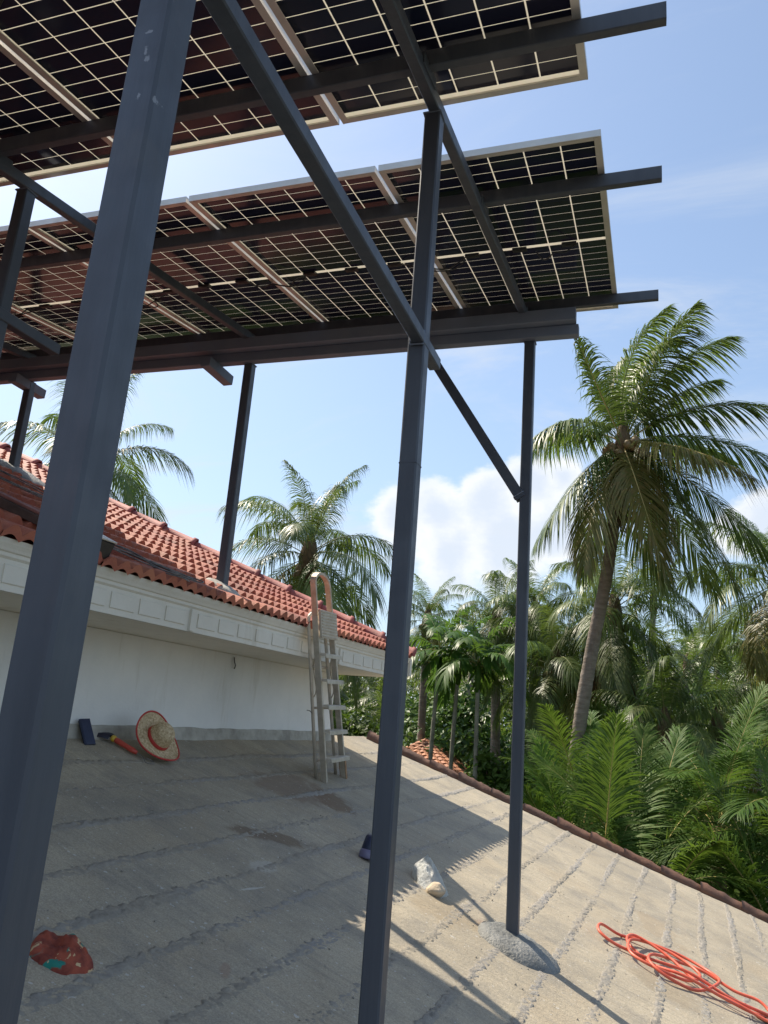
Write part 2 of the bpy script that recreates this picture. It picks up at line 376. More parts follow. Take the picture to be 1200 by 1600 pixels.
def trunk_mat():
    m, n, p, out = mat('ringed palm bark'); gm = n.new('ShaderNodeNewGeometry'); pos = gm.outputs['Position']
    c = n.mix(n.mapr(n.noise(n.scaled(pos, (4, 4, 12)), 1.0, 6, 0.65), 0.3, 0.7), (0.15, 0.115, 0.085), (0.30, 0.255, 0.21))
    c = n.mix(n.mapr(n.noise(pos, 1.2, 4), 0.5, 0.7, 0, 0.5), c, (0.12, 0.10, 0.08))
    n.put(p.inputs['Base Color'], c); p.inputs['Roughness'].default_value = 0.9
    bump(n, p, n.noise(n.scaled(pos, (6, 6, 22)), 1.0, 5, 0.7), 0.03)
    return m
M['trunk'] = trunk_mat()
M['areca_trunk'] = simple('pale slim trunk', (0.17, 0.16, 0.12), (0.27, 0.26, 0.2), 0.85, 5, 0, 0.004, 30)
M['fibre'] = simple('palm fibre', (0.085, 0.06, 0.03), (0.17, 0.115, 0.055), 0.9, 12, 0, 0.01, 40)
M['nut'] = simple('green brown coconut', (0.14, 0.12, 0.045), (0.24, 0.15, 0.06), 0.5, 9, 0, 0, rnd=0.3)
M['soil'] = simple('dark leaf litter', (0.035, 0.03, 0.02), (0.06, 0.06, 0.03), 0.95, 3, 0, 0.03, 10)
M['hill'] = simple('wooded hillside', (0.035, 0.06, 0.02), (0.055, 0.09, 0.03), 0.95, 1.5, 0, 0.2, 4)
M['house_white'] = wall_mat('far white wall', (0.72, 0.72, 0.70), (0.80, 0.79, 0.76))

# ------------------------------------------------------------------ mesh helpers
class MB:
    def __init__(s): s.v = []; s.f = []
    def add(s, vs, fs):
        o = len(s.v); s.v.extend([tuple(v) for v in vs]); s.f.extend([tuple(i + o for i in f) for f in fs]); return s
    def box(s, c, hx, hy, hz):                 # centre and three half-axis vectors
        c = Vector(c); hx = Vector(hx); hy = Vector(hy); hz = Vector(hz)
        vs = [c + a * hx + b * hy + d * hz for d in (-1, 1) for b in (-1, 1) for a in (-1, 1)]
        return s.add(vs, [(0, 2, 3, 1), (4, 5, 7, 6), (0, 1, 5, 4), (2, 6, 7, 3), (0, 4, 6, 2), (1, 3, 7, 5)])
    def beam(s, p0, p1, w, h, up=(0, 0, 1), bev=0.004):   # box section with chamfered long edges
        p0 = Vector(p0); p1 = Vector(p1); d = (p1 - p0).normalized()
        side = d.cross(Vector(up)).normalized(); u = side.cross(d).normalized()
        a, b = w / 2, h / 2; e = bev
        prof = [(-a + e, -b), (a - e, -b), (a, -b + e), (a, b - e), (a - e, b), (-a + e, b), (-a, b - e), (-a, -b + e)]
        vs = [p + side * x + u * y for p in (p0, p1) for x, y in prof]
        fs = [(i, (i + 1) % 8, 8 + (i + 1) % 8, 8 + i) for i in range(8)]
        fs += [tuple(range(7, -1, -1)), tuple(range(8, 16))]
        return s.add(vs, fs)
    def tube(s, pts, rad, n=8, caps=True, closed=False):
        pts = [Vector(p) for p in pts]; k = len(pts)
        rr = rad if isinstance(rad, (list, tuple)) else [rad] * k
        ring = []; ref = None
        for i, p in enumerate(pts):
            if closed: t = pts[(i + 1) % k] - pts[i - 1]
            else: t = pts[min(i + 1, k - 1)] - pts[max(i - 1, 0)]
            t = t.normalized() if t.length > 1e-9 else Vector((0, 0, 1))
            if ref is None:
                ref = Vector((0, 0, 1)) if abs(t.z) < 0.9 else Vector((1, 0, 0))
            u = (ref - t * ref.dot(t))
            if u.length < 1e-6: u = t.orthogonal()
            u.normalize(); w = t.cross(u); ref = u
            ring.append([p + (u * math.cos(2 * math.pi * j / n) + w * math.sin(2 * math.pi * j / n)) * rr[i] for j in range(n)])
        vs = [q for r_ in ring for q in r_]; fs = []
        for i in range(k if closed else k - 1):
            a, b = i * n, ((i + 1) % k) * n
            for j in range(n): fs.append((a + j, a + (j + 1) % n, b + (j + 1) % n, b + j))
        if caps and not closed:
            fs.append(tuple(range(n - 1, -1, -1))); fs.append(tuple((k - 1) * n + j for j in range(n)))
        return s.add(vs, fs)
    def lathe(s, prof, c=(0, 0, 0), ax=None, n=24):     # prof: (radius, height)
        c = Vector(c); A = ax or Matrix.Identity(3); vs = []; fs = []
        for r_, h in prof:
            for j in range(n):
                a = 2 * math.pi * j / n; vs.append(c + A @ Vector((r_ * math.cos(a), r_ * math.sin(a), h)))
        for i in range(len(prof) - 1):
            for j in range(n): fs.append((i * n + j, i * n + (j + 1) % n, (i + 1) * n + (j + 1) % n, (i + 1) * n + j))
        return s.add(vs, fs)
    def mesh(s, name, m, smooth=False, off=None):
        me = bpy.data.meshes.new(name)
        vs = s.v if off is None else [(v[0] - off[0], v[1] - off[1], v[2] - off[2]) for v in s.v]
        me.from_pydata(vs, [], s.f); me.update()
        if m: me.materials.append(m)
        if smooth: me.polygons.foreach_set('use_smooth', [True] * len(me.polygons))
        return me
    def build(s, name, m, parent=None, smooth=False):   # vertices are world points; the object hangs under parent
        off = root_loc(parent) if parent else None
        return link(name, s.mesh(name, m, smooth, off), parent)
def root_loc(o):
    while o.parent: o = o.parent
    return o.location
def link(name, me, parent=None):
    o = bpy.data.objects.new(name, me); C.objects.link(o)
    if parent: o.parent = parent
    return o
def tag(o, label=None, cat=None, group=None, kind=None):
    if label: o['label'] = label
    if cat: o['category'] = cat
    if group: o['group'] = group
    if kind: o['kind'] = kind
    return o
def thing(name, loc, label, cat, group=None):
    o = bpy.data.objects.new(name, None); C.objects.link(o); o.location = loc; o.empty_display_size = 0.2
    return tag(o, label, cat, group)
def own(name, mb, m, label, cat, base, group=None, smooth=False):   # a thing that is one mesh
    o = link(name, mb.mesh(name, m, smooth, base)); o.location = base
    return tag(o, label, cat, group)
def catmull(pts, k=8, closed=False):
    P = [Vector(p) for p in pts]; n = len(P); out = []
    rng = range(n if closed else n - 1)
    for i in rng:
        if closed: a, b, c, d = P[(i - 1) % n], P[i], P[(i + 1) % n], P[(i + 2) % n]
        else: a, b, c, d = P[max(i - 1, 0)], P[i], P[i + 1], P[min(i + 2, n - 1)]
        for j in range(k):
            t = j / k
            out.append(0.5 * ((2 * b) + (c - a) * t + (2 * a - 5 * b + 4 * c - d) * t * t + (3 * b - a - 3 * c + d) * t ** 3))
    if not closed: out.append(P[-1])
    return out

# ------------------------------------------------------------------ ground, hill
def ground():
    mb = MB(); n = 40; vs = []; fs = []
    for i in range(n + 1):
        for j in range(n + 1):
            x = -400 + 800 * i / n; y = -300 + 900 * j / n
            vs.append((x, y, 0.0 if math.hypot(x, y) < 60 else -0.02))
    for i in range(n):
        for j in range(n): fs.append((i * (n + 1) + j, (i + 1) * (n + 1) + j, (i + 1) * (n + 1) + j + 1, i * (n + 1) + j + 1))
    tag(mb.add(vs, fs).build('ground', M['soil']), kind='structure')
ground()
def hill_z(x, y):
    a = max(0.0, min(1.0, (y - 34) / 50.0)); a = a * a * (3 - 2 * a)
    side = 0.55 + 0.45 / (1 + math.exp(-(x + 4) / 9.0))
    return a * 11.0 * side + 0.8 * mnoise.noise((x * 0.08, y * 0.08, 3.0)) * a - 0.05
def hill():
    mb = MB(); nx, ny = 70, 50; vs = []; fs = []
    for i in range(nx + 1):
        for j in range(ny + 1):
            x = -110 + 220 * i / nx; y = 30 + 110 * j / ny; vs.append((x, y, hill_z(x, y)))
    for i in range(nx):
        for j in range(ny): fs.append((i * (ny + 1) + j, (i + 1) * (ny + 1) + j, (i + 1) * (ny + 1) + j + 1, i * (ny + 1) + j + 1))
    tag(mb.add(vs, fs).build('hill', M['hill'], smooth=True), kind='structure')
hill()

# ------------------------------------------------------------------ concrete roof slab
SL = 0.34
def slab_z(x): return -1.613 - SL * x
def verge_y(x): return 9.95 + 0.13 * (x + 3.9) if x < 0.7 else 10.548
WALL_X = -3.93
slab = None
def build_slab():
    global slab
    mb = MB(); st = 0.045; x0, x1 = WALL_X - 0.1, 3.6; y0 = -2.5
    nx = int((x1 - x0) / st); ny = 280; vs = []; fs = []
    for i in range(nx + 1):
        x = x0 + (x1 - x0) * i / nx; ye = verge_y(x)
        for j in range(ny + 1):
            y = y0 + (ye - y0) * j / ny
            h = 0.010 * mnoise.noise((x * 1.3, y * 1.3, 0)) + 0.004 * mnoise.noise((x * 7, y * 7, 4))
            vs.append(L(x, y, slab_z(x) + h))
    for i in range(nx):
        for j in range(ny): fs.append((i * (ny + 1) + j, (i + 1) * (ny + 1) + j, (i + 1) * (ny + 1) + j + 1, i * (ny + 1) + j + 1))
    mb.add(vs, fs)
    slab = tag(mb.build('roof_slab', M['concrete'], smooth=True), kind='structure')
    # slab edge and underside
    e = MB(); e.add([L(x0, y0, slab_z(x0) - .14), L(x1, y0, slab_z(x1) - .14), L(x1, verge_y(x1), slab_z(x1) - .14), L(x0, verge_y(x0), slab_z(x0) - .14),
                     L(x0, y0, slab_z(x0) - .02), L(x1, y0, slab_z(x1) - .02), L(x1, verge_y(x1), slab_z(x1) - .02), L(x0, verge_y(x0), slab_z(x0) - .02)],
                    [(0, 3, 2, 1), (0, 1, 5, 4), (1, 2, 6, 5), (2, 3, 7, 6), (3, 0, 4, 7)])
    e.build('slab_edge', M['mortar'], slab)
    # rough mortar lines left where the tile battens lay
    xs = [0.589 + 0.285 * k for k in range(1, 9)] + [.589, .324, .049, -.22, -.524, -.813, -1.089, -1.38, -1.668, -1.955, -2.245, -2.54, -2.88, -3.225, -3.55]
    for q, xc in enumerate(xs):
        mj = MB(); vs = []; fs = []; nn = 9; ya, yb = 1.2, verge_y(xc) - 0.10; ns = int((yb - ya) / 0.015)
        for j in range(ns + 1):
            y = ya + (yb - ya) * j / ns
            cx = xc + 0.022 * mnoise.noise((y * 0.9, q * 3.1, 1)) + 0.01 * mnoise.noise((y * 4, q * 3.1, 7))
            wd = 0.037 + 0.016 * mnoise.noise((y * 1.7, q * 5.3, 2)) + 0.012 * mnoise.noise((y * 14, q * 5.3, 8))
            gate = mnoise.noise((y * 0.7, q * 7.7, 5)) * 0.006
            for i in range(nn):
                u = -1 + 2 * i / (nn - 1); x = cx + wd * u
                h = 0.006 * (1 - abs(u) ** 1.6) - 0.003 + gate + 0.0095 * mnoise.noise((x * 34, y * 26, q)) + 0.012 * mnoise.noise((x * 80, y * 70, q + 9))
                h = min(h, 0.017)
                if i in (0, nn - 1): h = -0.018
                base = 0.010 * mnoise.noise((x * 1.3, y * 1.3, 0)) + 0.004 * mnoise.noise((x * 7, y * 7, 4))
                vs.append(L(x, y, slab_z(x) + base + h))
        for j in range(ns):
            for i in range(nn - 1): fs.append((j * nn + i, j * nn + i + 1, (j + 1) * nn + i + 1, (j + 1) * nn + i))
        mj.add(vs, fs).build('mortar_joint', M['mortar'], slab, True)
    # weathered clay tiles bedded along the gable verge
    rng = random.Random(5); x = -3.95
    while x < 3.5:
        ln = 0.40 + rng.uniform(-.03, .03)
        mt = MB(); nseg, na = 14, 10; vs = []; fs = []
        r0 = 0.082 + rng.uniform(-.010, .010); tilt = rng.uniform(-.012, .012)
        for i in range(nseg + 1):
            t = i / nseg; xx = x + ln * 1.16 * t
            rad = r0 * (1.16 - 0.26 * t) * (1 + 0.10 * mnoise.noise((xx * 9, 1, 2)))
            cz = slab_z(xx) + 0.012 + 0.012 * (1 - t) + 0.008 * mnoise.noise((xx * 5, 4, 4)); cy = verge_y(xx) + 0.015 + tilt * (t - .5)
            for k in range(na + 1):
                a = -0.25 + (math.pi + 0.5) * k / na
                w = 1 + 0.22 * mnoise.noise((xx * 14, k * 1.3, 8)) + 0.12 * mnoise.noise((xx * 31, k * 2.3, 3))
                vs.append(L(xx, cy + math.cos(a) * rad * w, cz + math.sin(a) * rad * 0.85 * w - 0.01))
        for i in range(nseg):
            for k in range(na): fs.append((i * (na + 1) + k, (i + 1) * (na + 1) + k, (i + 1) * (na + 1) + k + 1, i * (na + 1) + k + 1))
        for i in (0, nseg):
            cc = len(vs); xx = x + ln * 1.16 * i / nseg; vs.append(L(xx, verge_y(xx), slab_z(xx)))
            for k in range(na): fs.append((i * (na + 1) + k, i * (na + 1) + k + 1, cc) if i else (i * (na + 1) + k + 1, i * (na + 1) + k, cc))
        mt.add(vs, fs).build('verge_tile', M['verge'], slab, True)
        x += ln
def crumbs():
    rng = random.Random(31); mb = MB(); xs = [.589, .324, .049, -.22, -.524, -.813, -1.089, -1.38, -1.668, -1.955, -2.245, -2.54, -2.88]
    for i in range(620):
        x = rng.choice(xs) + rng.gauss(0, .055); y = rng.uniform(2.2, 9.6); r_ = .003 + .006 * rng.random() ** 3
        c = L(x, y, slab_z(x) + r_ * .4 + 0.010 * mnoise.noise((x * 1.3, y * 1.3, 0)))
        vs = [c + Vector((rng.uniform(.6, 1.2) * r_ * a, rng.uniform(.6, 1.2) * r_ * b, rng.uniform(.5, 1) * r_ * d)) for a, b, d in ((1, 0, 0), (0, 1, 0), (-1, 0, 0), (0, -1, 0), (0, 0, 1), (0, 0, -1))]
        mb.add(vs, [(0, 1, 4), (1, 2, 4), (2, 3, 4), (3, 0, 4), (1, 0, 5), (2, 1, 5), (3, 2, 5), (0, 3, 5)])
    tag(mb.build('mortar_crumbs', M['mortar']), kind='stuff')
build_slab()
crumbs()

# ------------------------------------------------------------------ house
EX, EZ, EYC = -3.05, 0.72, 8.83               # eave line (x, z) and the far corner (y)
PS = 0.4428                                   # roof pitch as rise / run
HK = 0.55                                     # hip runs back 0.6 for every 1 it climbs inwards
TOPT = 7.0
def roof_z(x): return EZ + PS * (EX - x)
def build_house():
    house = thing('house', L(WALL_X, 4, -0.2), 'white walled house with red clay tiled hip roof and cream fascia beside the slab', 'house')
    W0 = -4.0; WC = 8.66
    w = MB()
    w.box(L(WALL_X - 0.1, (W0 + WC) / 2, -1.35), Ld(.1, 0, 0), Ld(0, (WC - W0) / 2, 0), (0, 0, 1.817))
    w.box(L(-6.5, WC - .1, -1.35), Ld(2.469, 0, 0), Ld(0, .0995, 0), (0, 0, 1.816))
    w.build('wall', M['white_wall'], house)
    pl = MB(); vs = []; fs = []; n = 160
    for i in range(n + 1):
        y = W0 + (WC - W0) * i / n
        zt = slab_z(WALL_X) + 0.085 + 0.012 * mnoise.noise((y * 2.2, 0, 1)) + 0.008 * mnoise.noise((y * 9, 0, 1)); d = 0.03 + 0.012 * mnoise.noise((y * 4, 3, 1))
        for (dx, z) in ((-.01, zt), (d * .8, zt - .004), (d, zt - .02), (d + .02, slab_z(WALL_X) - .06)): vs.append(L(WALL_X + dx, y, z))
    for i in range(n):
        for k in range(3): fs.append((i * 4 + k, i * 4 + k + 1, (i + 1) * 4 + k + 1, (i + 1) * 4 + k))
    pl.add(vs, fs).build('plinth', M['plinth'], house)
    # soffit, fascia
    s = MB(); s.box(L((EX - .06 + WALL_X) / 2 - .035, (W0 + EYC) / 2, 0.490), Ld((EX - .06 - WALL_X) / 2 + .03, 0, 0), Ld(0, (EYC - W0) / 2 - .06, 0), (0, 0, .02))
    s.build('soffit', M['soffit_cream'], house)
    s = MB(); s.box(L(-6, EYC - .02, 0.489), Ld(2.8, 0, 0), Ld(0, .035, 0), (0, 0, .016)); s.build('soffit', M['pink_soffit'], house)
    f = MB(); prof = [(-.09, .462), (-.055, .462), (-.055, .615), (-.040, .627), (-.040, .645), (-.028, .650), (-.020, .664), (-.006, .682), (.004, .705), (-.09, .705)]
    a = [L(EX + x, W0, z) for x, z in prof]; b = [L(EX + x, EYC, z) for x, z in prof]; n = len(prof)
    f.add(a + b, [(i, (i + 1) % n, n + (i + 1) % n, n + i) for i in range(n)] + [tuple(range(n - 1, -1, -1)), tuple(range(n, 2 * n))])
    fascia = f.build('fascia', M['cream'], house)
    g = MB(); g.box(L(-6, EYC + .03, .60), Ld(2.94, 0, 0), Ld(0, .028, 0), (0, 0, .098)); g.build('fascia', M['cream'], house)
    y = 1.0; k = 0
    while y < EYC - .2:                        # shallow raised blocks on the flat band
        d = MB(); d.beam(L(EX - .0555, y, .545), L(EX - .0555, y + .215, .545), .018, .095, bev=.004); d.build('dentil', M['cream'], fascia)
        y += .262; k += 1
        if k in (13, 22):                      # pilaster strip between groups
            d = MB(); d.beam(L(EX - .05, y, .538), L(EX - .05, y + .045, .538), .028, .146, bev=.003); d.build('pilaster', M['cream'], fascia); y += .1
    # roof deck
    r = MB(); hx = EX - TOPT; hy = EYC - HK * TOPT
    pts = [(EX - .12, W0), (EX - .12, EYC - .06), (hx, hy), (hx, W0)]
    top = [L(x, y_, roof_z(x) - .045) for x, y_ in pts]; bot = [L(x, y_, roof_z(x) - .09) for x, y_ in pts]
    r.add(top + bot, [(0, 1, 2, 3), (7, 6, 5, 4), (0, 4, 5, 1), (1, 5, 6, 2), (2, 6, 7, 3), (3, 7, 4, 0)])
    r.add([L(EX - .02, EYC - .02, roof_z(EX) - .05), L(hx, hy, roof_z(hx) - .05), L(hx - 6.9, EYC - .02, roof_z(EX) - .05), L(hx - .1, hy, roof_z(hx) - .05)], [(0, 2, 3, 1)])
    roof = r.build('roof', M['tile'], house)
    # one clay tile: two rolls across, a thick front lip
    tw, tl = .232, .285; sx = tl / math.hypot(1, PS); run = sx
    cs = []
    for i in range(13):
        u = i / 12; ph = (u * 2) % 1.0 if u < 1 else 1.0
        h = .046 * (math.sin(math.pi * ph) ** 1.25 if 0.0 < ph < 1.0 else 0)
        cs.append((u * tw - tw / 2, h))
    T = MB(); vs = []; n = len(cs)
    ln = tl + .05
    for (yy, dz, th) in ((0, .046, 0), (ln, 0, 0)):
        vs += [(x, yy, h + dz) for x, h in cs]
    vs += [(x, 0.004, h * .66 + .046 - .036) for x, h in cs]
    vs += [(x, 0.0, h + .046) for x, h in cs]      # the lip has its own upper edge so that the edge stays crisp
    fs = [(i, i + 1, n + i + 1, n + i) for i in range(n - 1)] + [(2 * n + i, 2 * n + i + 1, 3 * n + i + 1, 3 * n + i) for i in range(n - 1)]
    T.add(vs, fs); tm = T.mesh('roof_tile', M['tile'], False)
    sh = [i < n - 1 for i in range(len(tm.polygons))]; tm.polygons.foreach_set('use_smooth', sh)
    up = Ld(-1, 0, PS).normalized(); right = Ld(0, 1, 0); nrm = right.cross(up).normalized()
    rng = random.Random(11); cand = []
    camp = Vector((0, 0, EYE))
    for row in range(30):
        x = EX + .02 - row * run
        ymax = EYC + .02 - HK * (EX - x) - .05
        y = 1.2 + (row % 2) * 0.0
        while y < ymax:
            p = L(x, y, roof_z(x) - .03)
            d = p - camp; zc = d.dot(fw); px = 600 + 1221 * d.dot(rt) / zc if zc > .3 else -999; py = 800 + 1221 * d.dot(dn) / zc if zc > .3 else 0
            vis = -90 < px < 700
            cand.append((0 if vis else 1, d.length, x, y, p)); y += tw
    cand.sort(key=lambda c: c[:2])
    rest = MB()
    for i, (v, dd, x, y, p) in enumerate(cand):
        jit = Matrix.Rotation(rng.uniform(-.02, .02), 3, nrm)
        up2 = jit @ up; r2 = jit @ right; q = p + nrm * rng.uniform(-.003, .004) + up * rng.uniform(-.008, .008)
        Mx = Matrix((r2, up2, nrm)).transposed().to_4x4(); Mx.translation = q - house.location
        if i < 300:
            o = link('roof_tile', tm, roof); o.matrix_local = Mx
        elif v == 0 or (x > EX - 2):
            rest.add([Mx @ Vector(vv) + house.location for vv in T.v], T.f)
    tag(rest.build('roof_tile', M['tile'], roof), kind='stuff')
    # half round tiles along the hip
    t = 0.0; hd = Ld(-1, -HK, PS).normalized(); hs = hd.cross(Vector((0, 0, 1))).normalized(); hu = hs.cross(hd).normalized()
    start = L(EX + .01, EYC + .0, EZ - .01)
    R_ = MB(); vs = []; fs = []; na = 10; lens = [(0, .125), (.045, .125), (.05, .108), (.46, .088)]
    for (yy, rad) in lens:
        for k in range(na + 1):
            a = math.pi * k / na; vs.append((math.cos(a) * rad * 1.1, yy, math.sin(a) * rad))
    for i in range(3):
        for k in range(na): fs.append((i * (na + 1) + k + 1, i * (na + 1) + k, (i + 1) * (na + 1) + k, (i + 1) * (na + 1) + k + 1))
    for (yy, rad) in ((0, .108),):
        for k in range(na + 1):
            a = math.pi * k / na; vs.append((math.cos(a) * rad * 1.1, yy, math.sin(a) * rad))
    o4 = 4 * (na + 1)
    for k in range(na): fs.append((k, k + 1, o4 + k + 1, o4 + k))
    R_.add(vs, fs); rm = R_.mesh('ridge_tile', M['ridge'], True)
    for k in range(19):
        q = start + hd * (0.41 * k) + hu * (.005)
        j = Matrix.Rotation(rng.uniform(-.025, .025), 3, hu)
        Mx = Matrix((j @ hs, j @ hd, hu)).transposed().to_4x4(); Mx.translation = q - house.location
        o = link('ridge_tile', rm, roof); o.matrix_local = Mx
    return house
build_house()

# ------------------------------------------------------------------ steel frame and solar panels
TA = R(8.487); AH = 2.295
def A(x, s, o=0.0): return Vector((x, s * math.cos(TA) - o * math.sin(TA), AH + s * math.sin(TA) + o * math.cos(TA) + EYE))
AN = Vector((0, -math.sin(TA), math.cos(TA)))
def build_frame():
    fr = thing('steel_frame', (-0.87, 2.74, EYE - 1.3), 'dark grey welded steel frame of posts, rafters and purlins carrying the solar panels', 'steel frame')
    def part(name, p0, p1, w, h, up=(0, 0, 1), lab=None, bev=.004, m='steel'):
        o = MB().beam(p0, p1, w, h, up, bev).build(name, M[m], fr)
        if lab: o['label'] = lab
        return o
    V = lambda x, y, z: Vector((x, y, z + EYE))
    colx = (-0.865, -3.12, -5.38, -7.64)
    slz = lambda x, y: slab_z(x * math.cos(TH) - y * math.sin(TH)) - 0.05
    post_bits = []
    # posts: near, middle and far rows
    def post(x, y, z0, z1, w, lab=None):
        o = part('post', V(x - (.014 if lab else 0), y, z0), V(x, y, z1), w, w, up=(0, 1, 0), lab=lab, bev=.006); return o
    rb = lambda y: AH + (y * math.tan(TA)) - .135 / math.cos(TA)      # rafter underside
    pa = post(-0.886, 1.012, slz(-.89, 1.0), rb(1.0), .077, 'nearest and widest post with pale paint scuffs')
    post(-0.872, 2.745, slz(-.87, 2.74), rb(2.745), .071)
    post(-0.812, 5.262, slz(-.81, 5.26), 2.755, .074)
    rl = lambda x, y: roof_z(x * math.cos(TH) - y * math.sin(TH)) - .03
    post(-3.132, 2.765, slz(-3.13, 2.76), rb(2.765), .071)
    post(-3.125, 5.262, rl(-3.12, 5.26), 2.755, .074)
    post(-5.40, 5.262, rl(-5.4, 5.26), 2.755, .074)
    post(-5.40, 2.765, rl(-5.4, 2.76), rb(2.765), .071)
    # splice line on the middle post
    MB().beam(V(-.872, 2.745, .952), V(-.872, 2.745, .957), .0735, .0735, (0, 1, 0), .004).build('weld_seam', M['steel'], fr)
    # purlins directly under the panels, rafters under them
    for s in (0.9, 2.535, 3.68, 5.315):
        part('purlin', A(-8.4, s, -.036), A(0.085, s, -.036), .048, .072, AN)
    for x in colx[:3]:
        part('rafter', A(x + .005 - .01 * (x > -1), -.3, -.104), A(x + .01, 5.33, -.104), .05, .062, AN)
    # double beam across the far posts
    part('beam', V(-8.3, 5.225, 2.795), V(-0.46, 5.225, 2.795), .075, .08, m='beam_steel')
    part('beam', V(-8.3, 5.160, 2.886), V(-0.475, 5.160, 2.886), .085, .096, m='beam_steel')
    # ties from the near posts to the middle ones
    part('tie_beam', V(-.87, 1.045, 1.475), V(-.858, 2.95, 1.475), .05, .05)
    part('tie_beam', V(-3.12, .9, 1.80), V(-3.115, 3.16, 1.84), .06, .06)
    # short stubs under the double beam
    for x in (-3.43, -5.42):
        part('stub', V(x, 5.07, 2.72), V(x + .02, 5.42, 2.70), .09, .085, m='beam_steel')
    # knee brace at the far right post
    part('knee_brace', V(-1.60, 5.235, 2.757), V(-.84, 5.25, 1.55), .072, .072, (0, 1, 0))
    def bead(c, ax, hw, hh, up):
        c = Vector(c); ax = Vector(ax).normalized(); sd_ = ax.cross(Vector(up)).normalized(); u = sd_.cross(ax)
        pts = []
        for (a, b), (e, g) in zip(((-1, -1), (1, -1), (1, 1), (-1, 1)), ((1, -1), (1, 1), (-1, 1), (-1, -1))):
            for k in range(7): t = k / 7; pts.append(c + sd_ * hw * (a + (e - a) * t) + u * hh * (b + (g - b) * t))
        rr = [.0042 + .0018 * mnoise.noise((i * 1.9, c.x * 7, c.y * 5)) for i in range(len(pts))]
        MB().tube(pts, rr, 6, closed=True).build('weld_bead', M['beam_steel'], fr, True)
    bead(V(-.868, 1.054, 1.475), (0, 1, 0), .027, .027, (0, 0, 1))
    bead(V(-.872, 2.745, rb(2.745) - .004), (0, 0, 1), .038, .038, (0, 1, 0))
    bead(V(-3.132, 2.765, rb(2.765) - .004), (0, 0, 1), .038, .038, (0, 1, 0))
    bead(V(-.812, 5.262, 2.752), (0, 0, 1), .040, .040, (0, 1, 0))
    bead(V(-3.125, 5.262, 2.752), (0, 0, 1), .040, .040, (0, 1, 0))
    bead(V(-.865, 2.70, 1.475), (0, 1, 0), .028, .028, (0, 0, 1))
    bead(V(-.855, 5.25, 1.574), (-.76, 0, 1.2), .038, .038, (0, 1, 0))
    # cleats
    for (x, s) in ((-.865, 2.535), (-.865, 3.68), (-3.12, 2.535), (-3.12, 3.68), (-.865, 5.315)):
        for side in (-1, 1):
            part('cleat', A(x + side * .031, s - .09, -.078), A(x + side * .031, s + .09, -.078), .006, .05, AN, bev=.001)
    return fr
build_frame()

PW, PLN, PH = 1.134, 2.278, .035
def panel_meshes():
    f = MB(); w = PW / 2
    for sx in (-1, 1):
        f.box((sx * (w - .004), PLN / 2, PH / 2), (.004, 0, 0), (0, PLN / 2, 0), (0, 0, PH / 2))
        f.box((sx * (w - .008 - .0125), PLN / 2, .001), (.0125, 0, 0), (0, PLN / 2 - .01, 0), (0, 0, .001))
    for yy, sg in ((0.004, 1), (PLN - .004, -1)):
        f.box((0, yy, PH / 2 + .0004), (w - .0081, 0, 0), (0, .004, 0), (0, 0, PH / 2 - .0006))
        f.box((0, yy + sg * .0165, .0014), (w - .034, 0, 0), (0, .0125, 0), (0, 0, .001))
    fm = f.mesh('frame', M['frame_alu'])
    s = MB().box((0, PLN / 2, .0305), (w - .009, 0, 0), (0, PLN / 2 - .009, 0), (0, 0, .0025)).mesh('glass_sheet', M['sheet'])
    cw, ch = .1766, .0846
    cm = MB().box((0, 0, 0), (cw / 2, 0, 0), (0, ch / 2, 0), (0, 0, .0008)).mesh('solar_cell', M['cell'])
    j = MB().beam((-.045, 0, 0), (.045, 0, 0), .05, .016, bev=.004); j.box((0, 0, -.009), (.02, 0, 0), (0, .015, 0), (0, 0, .002))
    jm = j.mesh('junction_box', M['black'])
    return fm, s, cm, jm
FM, SM, CM, JM = panel_meshes()
def solar_panel(xc, s0, label, seed, last=False):
    t = thing('solar_panel', A(xc, s0), label, 'solar panel', 'solar panels on the steel frame')
    t.rotation_euler = (TA, 0, 0)
    link('frame', FM, t); link('glass_sheet', SM, t)
    px, py = .1838, .0905
    for r_ in range(24):
        y = PLN / 2 + (r_ - 11.5) * py + (.016 if r_ > 11 else -.016)
        for c in range(6):
            o = link('solar_cell', CM, t); o.location = ((c - 2.5) * px, y, .0272)
    rng = random.Random(seed)
    ends = []
    for k in (-1, 0, 1):
        o = link('junction_box', JM, t); o.location = (k * .31, PLN / 2 + rng.uniform(-.01, .01), .0165); ends.append(k * .31)
    for (x0, x1, dp) in (((.35, .80, .09), (-.35, -.62, .07)) if not last else ((.35, .10, .06), (-.35, -.62, .07))):
        pts = [(x0, PLN / 2, .012), (x0 + (x1 - x0) * .25, PLN / 2 - .03 + rng.uniform(-.05, .05), -.03), (x0 + (x1 - x0) * .5, PLN / 2 + rng.uniform(-.1, .14), -dp * rng.uniform(.5, 1.0)),
               (x0 + (x1 - x0) * .8, PLN / 2 + rng.uniform(-.06, .06), -.05), (x1, PLN / 2 + .02, .0)]
        link('cable', MB().tube(catmull(pts, 6), .0048, 5).mesh('cable', M['black'], True), t)
    return t
ROW2 = ['solar panel at the right end of the far row, above the far right post', 'second solar panel from the right end of the far row', 'third solar panel from the right end of the far row, middle of the picture',
        'fourth solar panel from the right in the far row, left of the near post', 'fifth solar panel from the right of the far row, at the left picture edge', 'sixth solar panel from the right end of the far row, cut by the picture edge',
        'seventh solar panel from the right end of the far row, beyond the left picture edge']
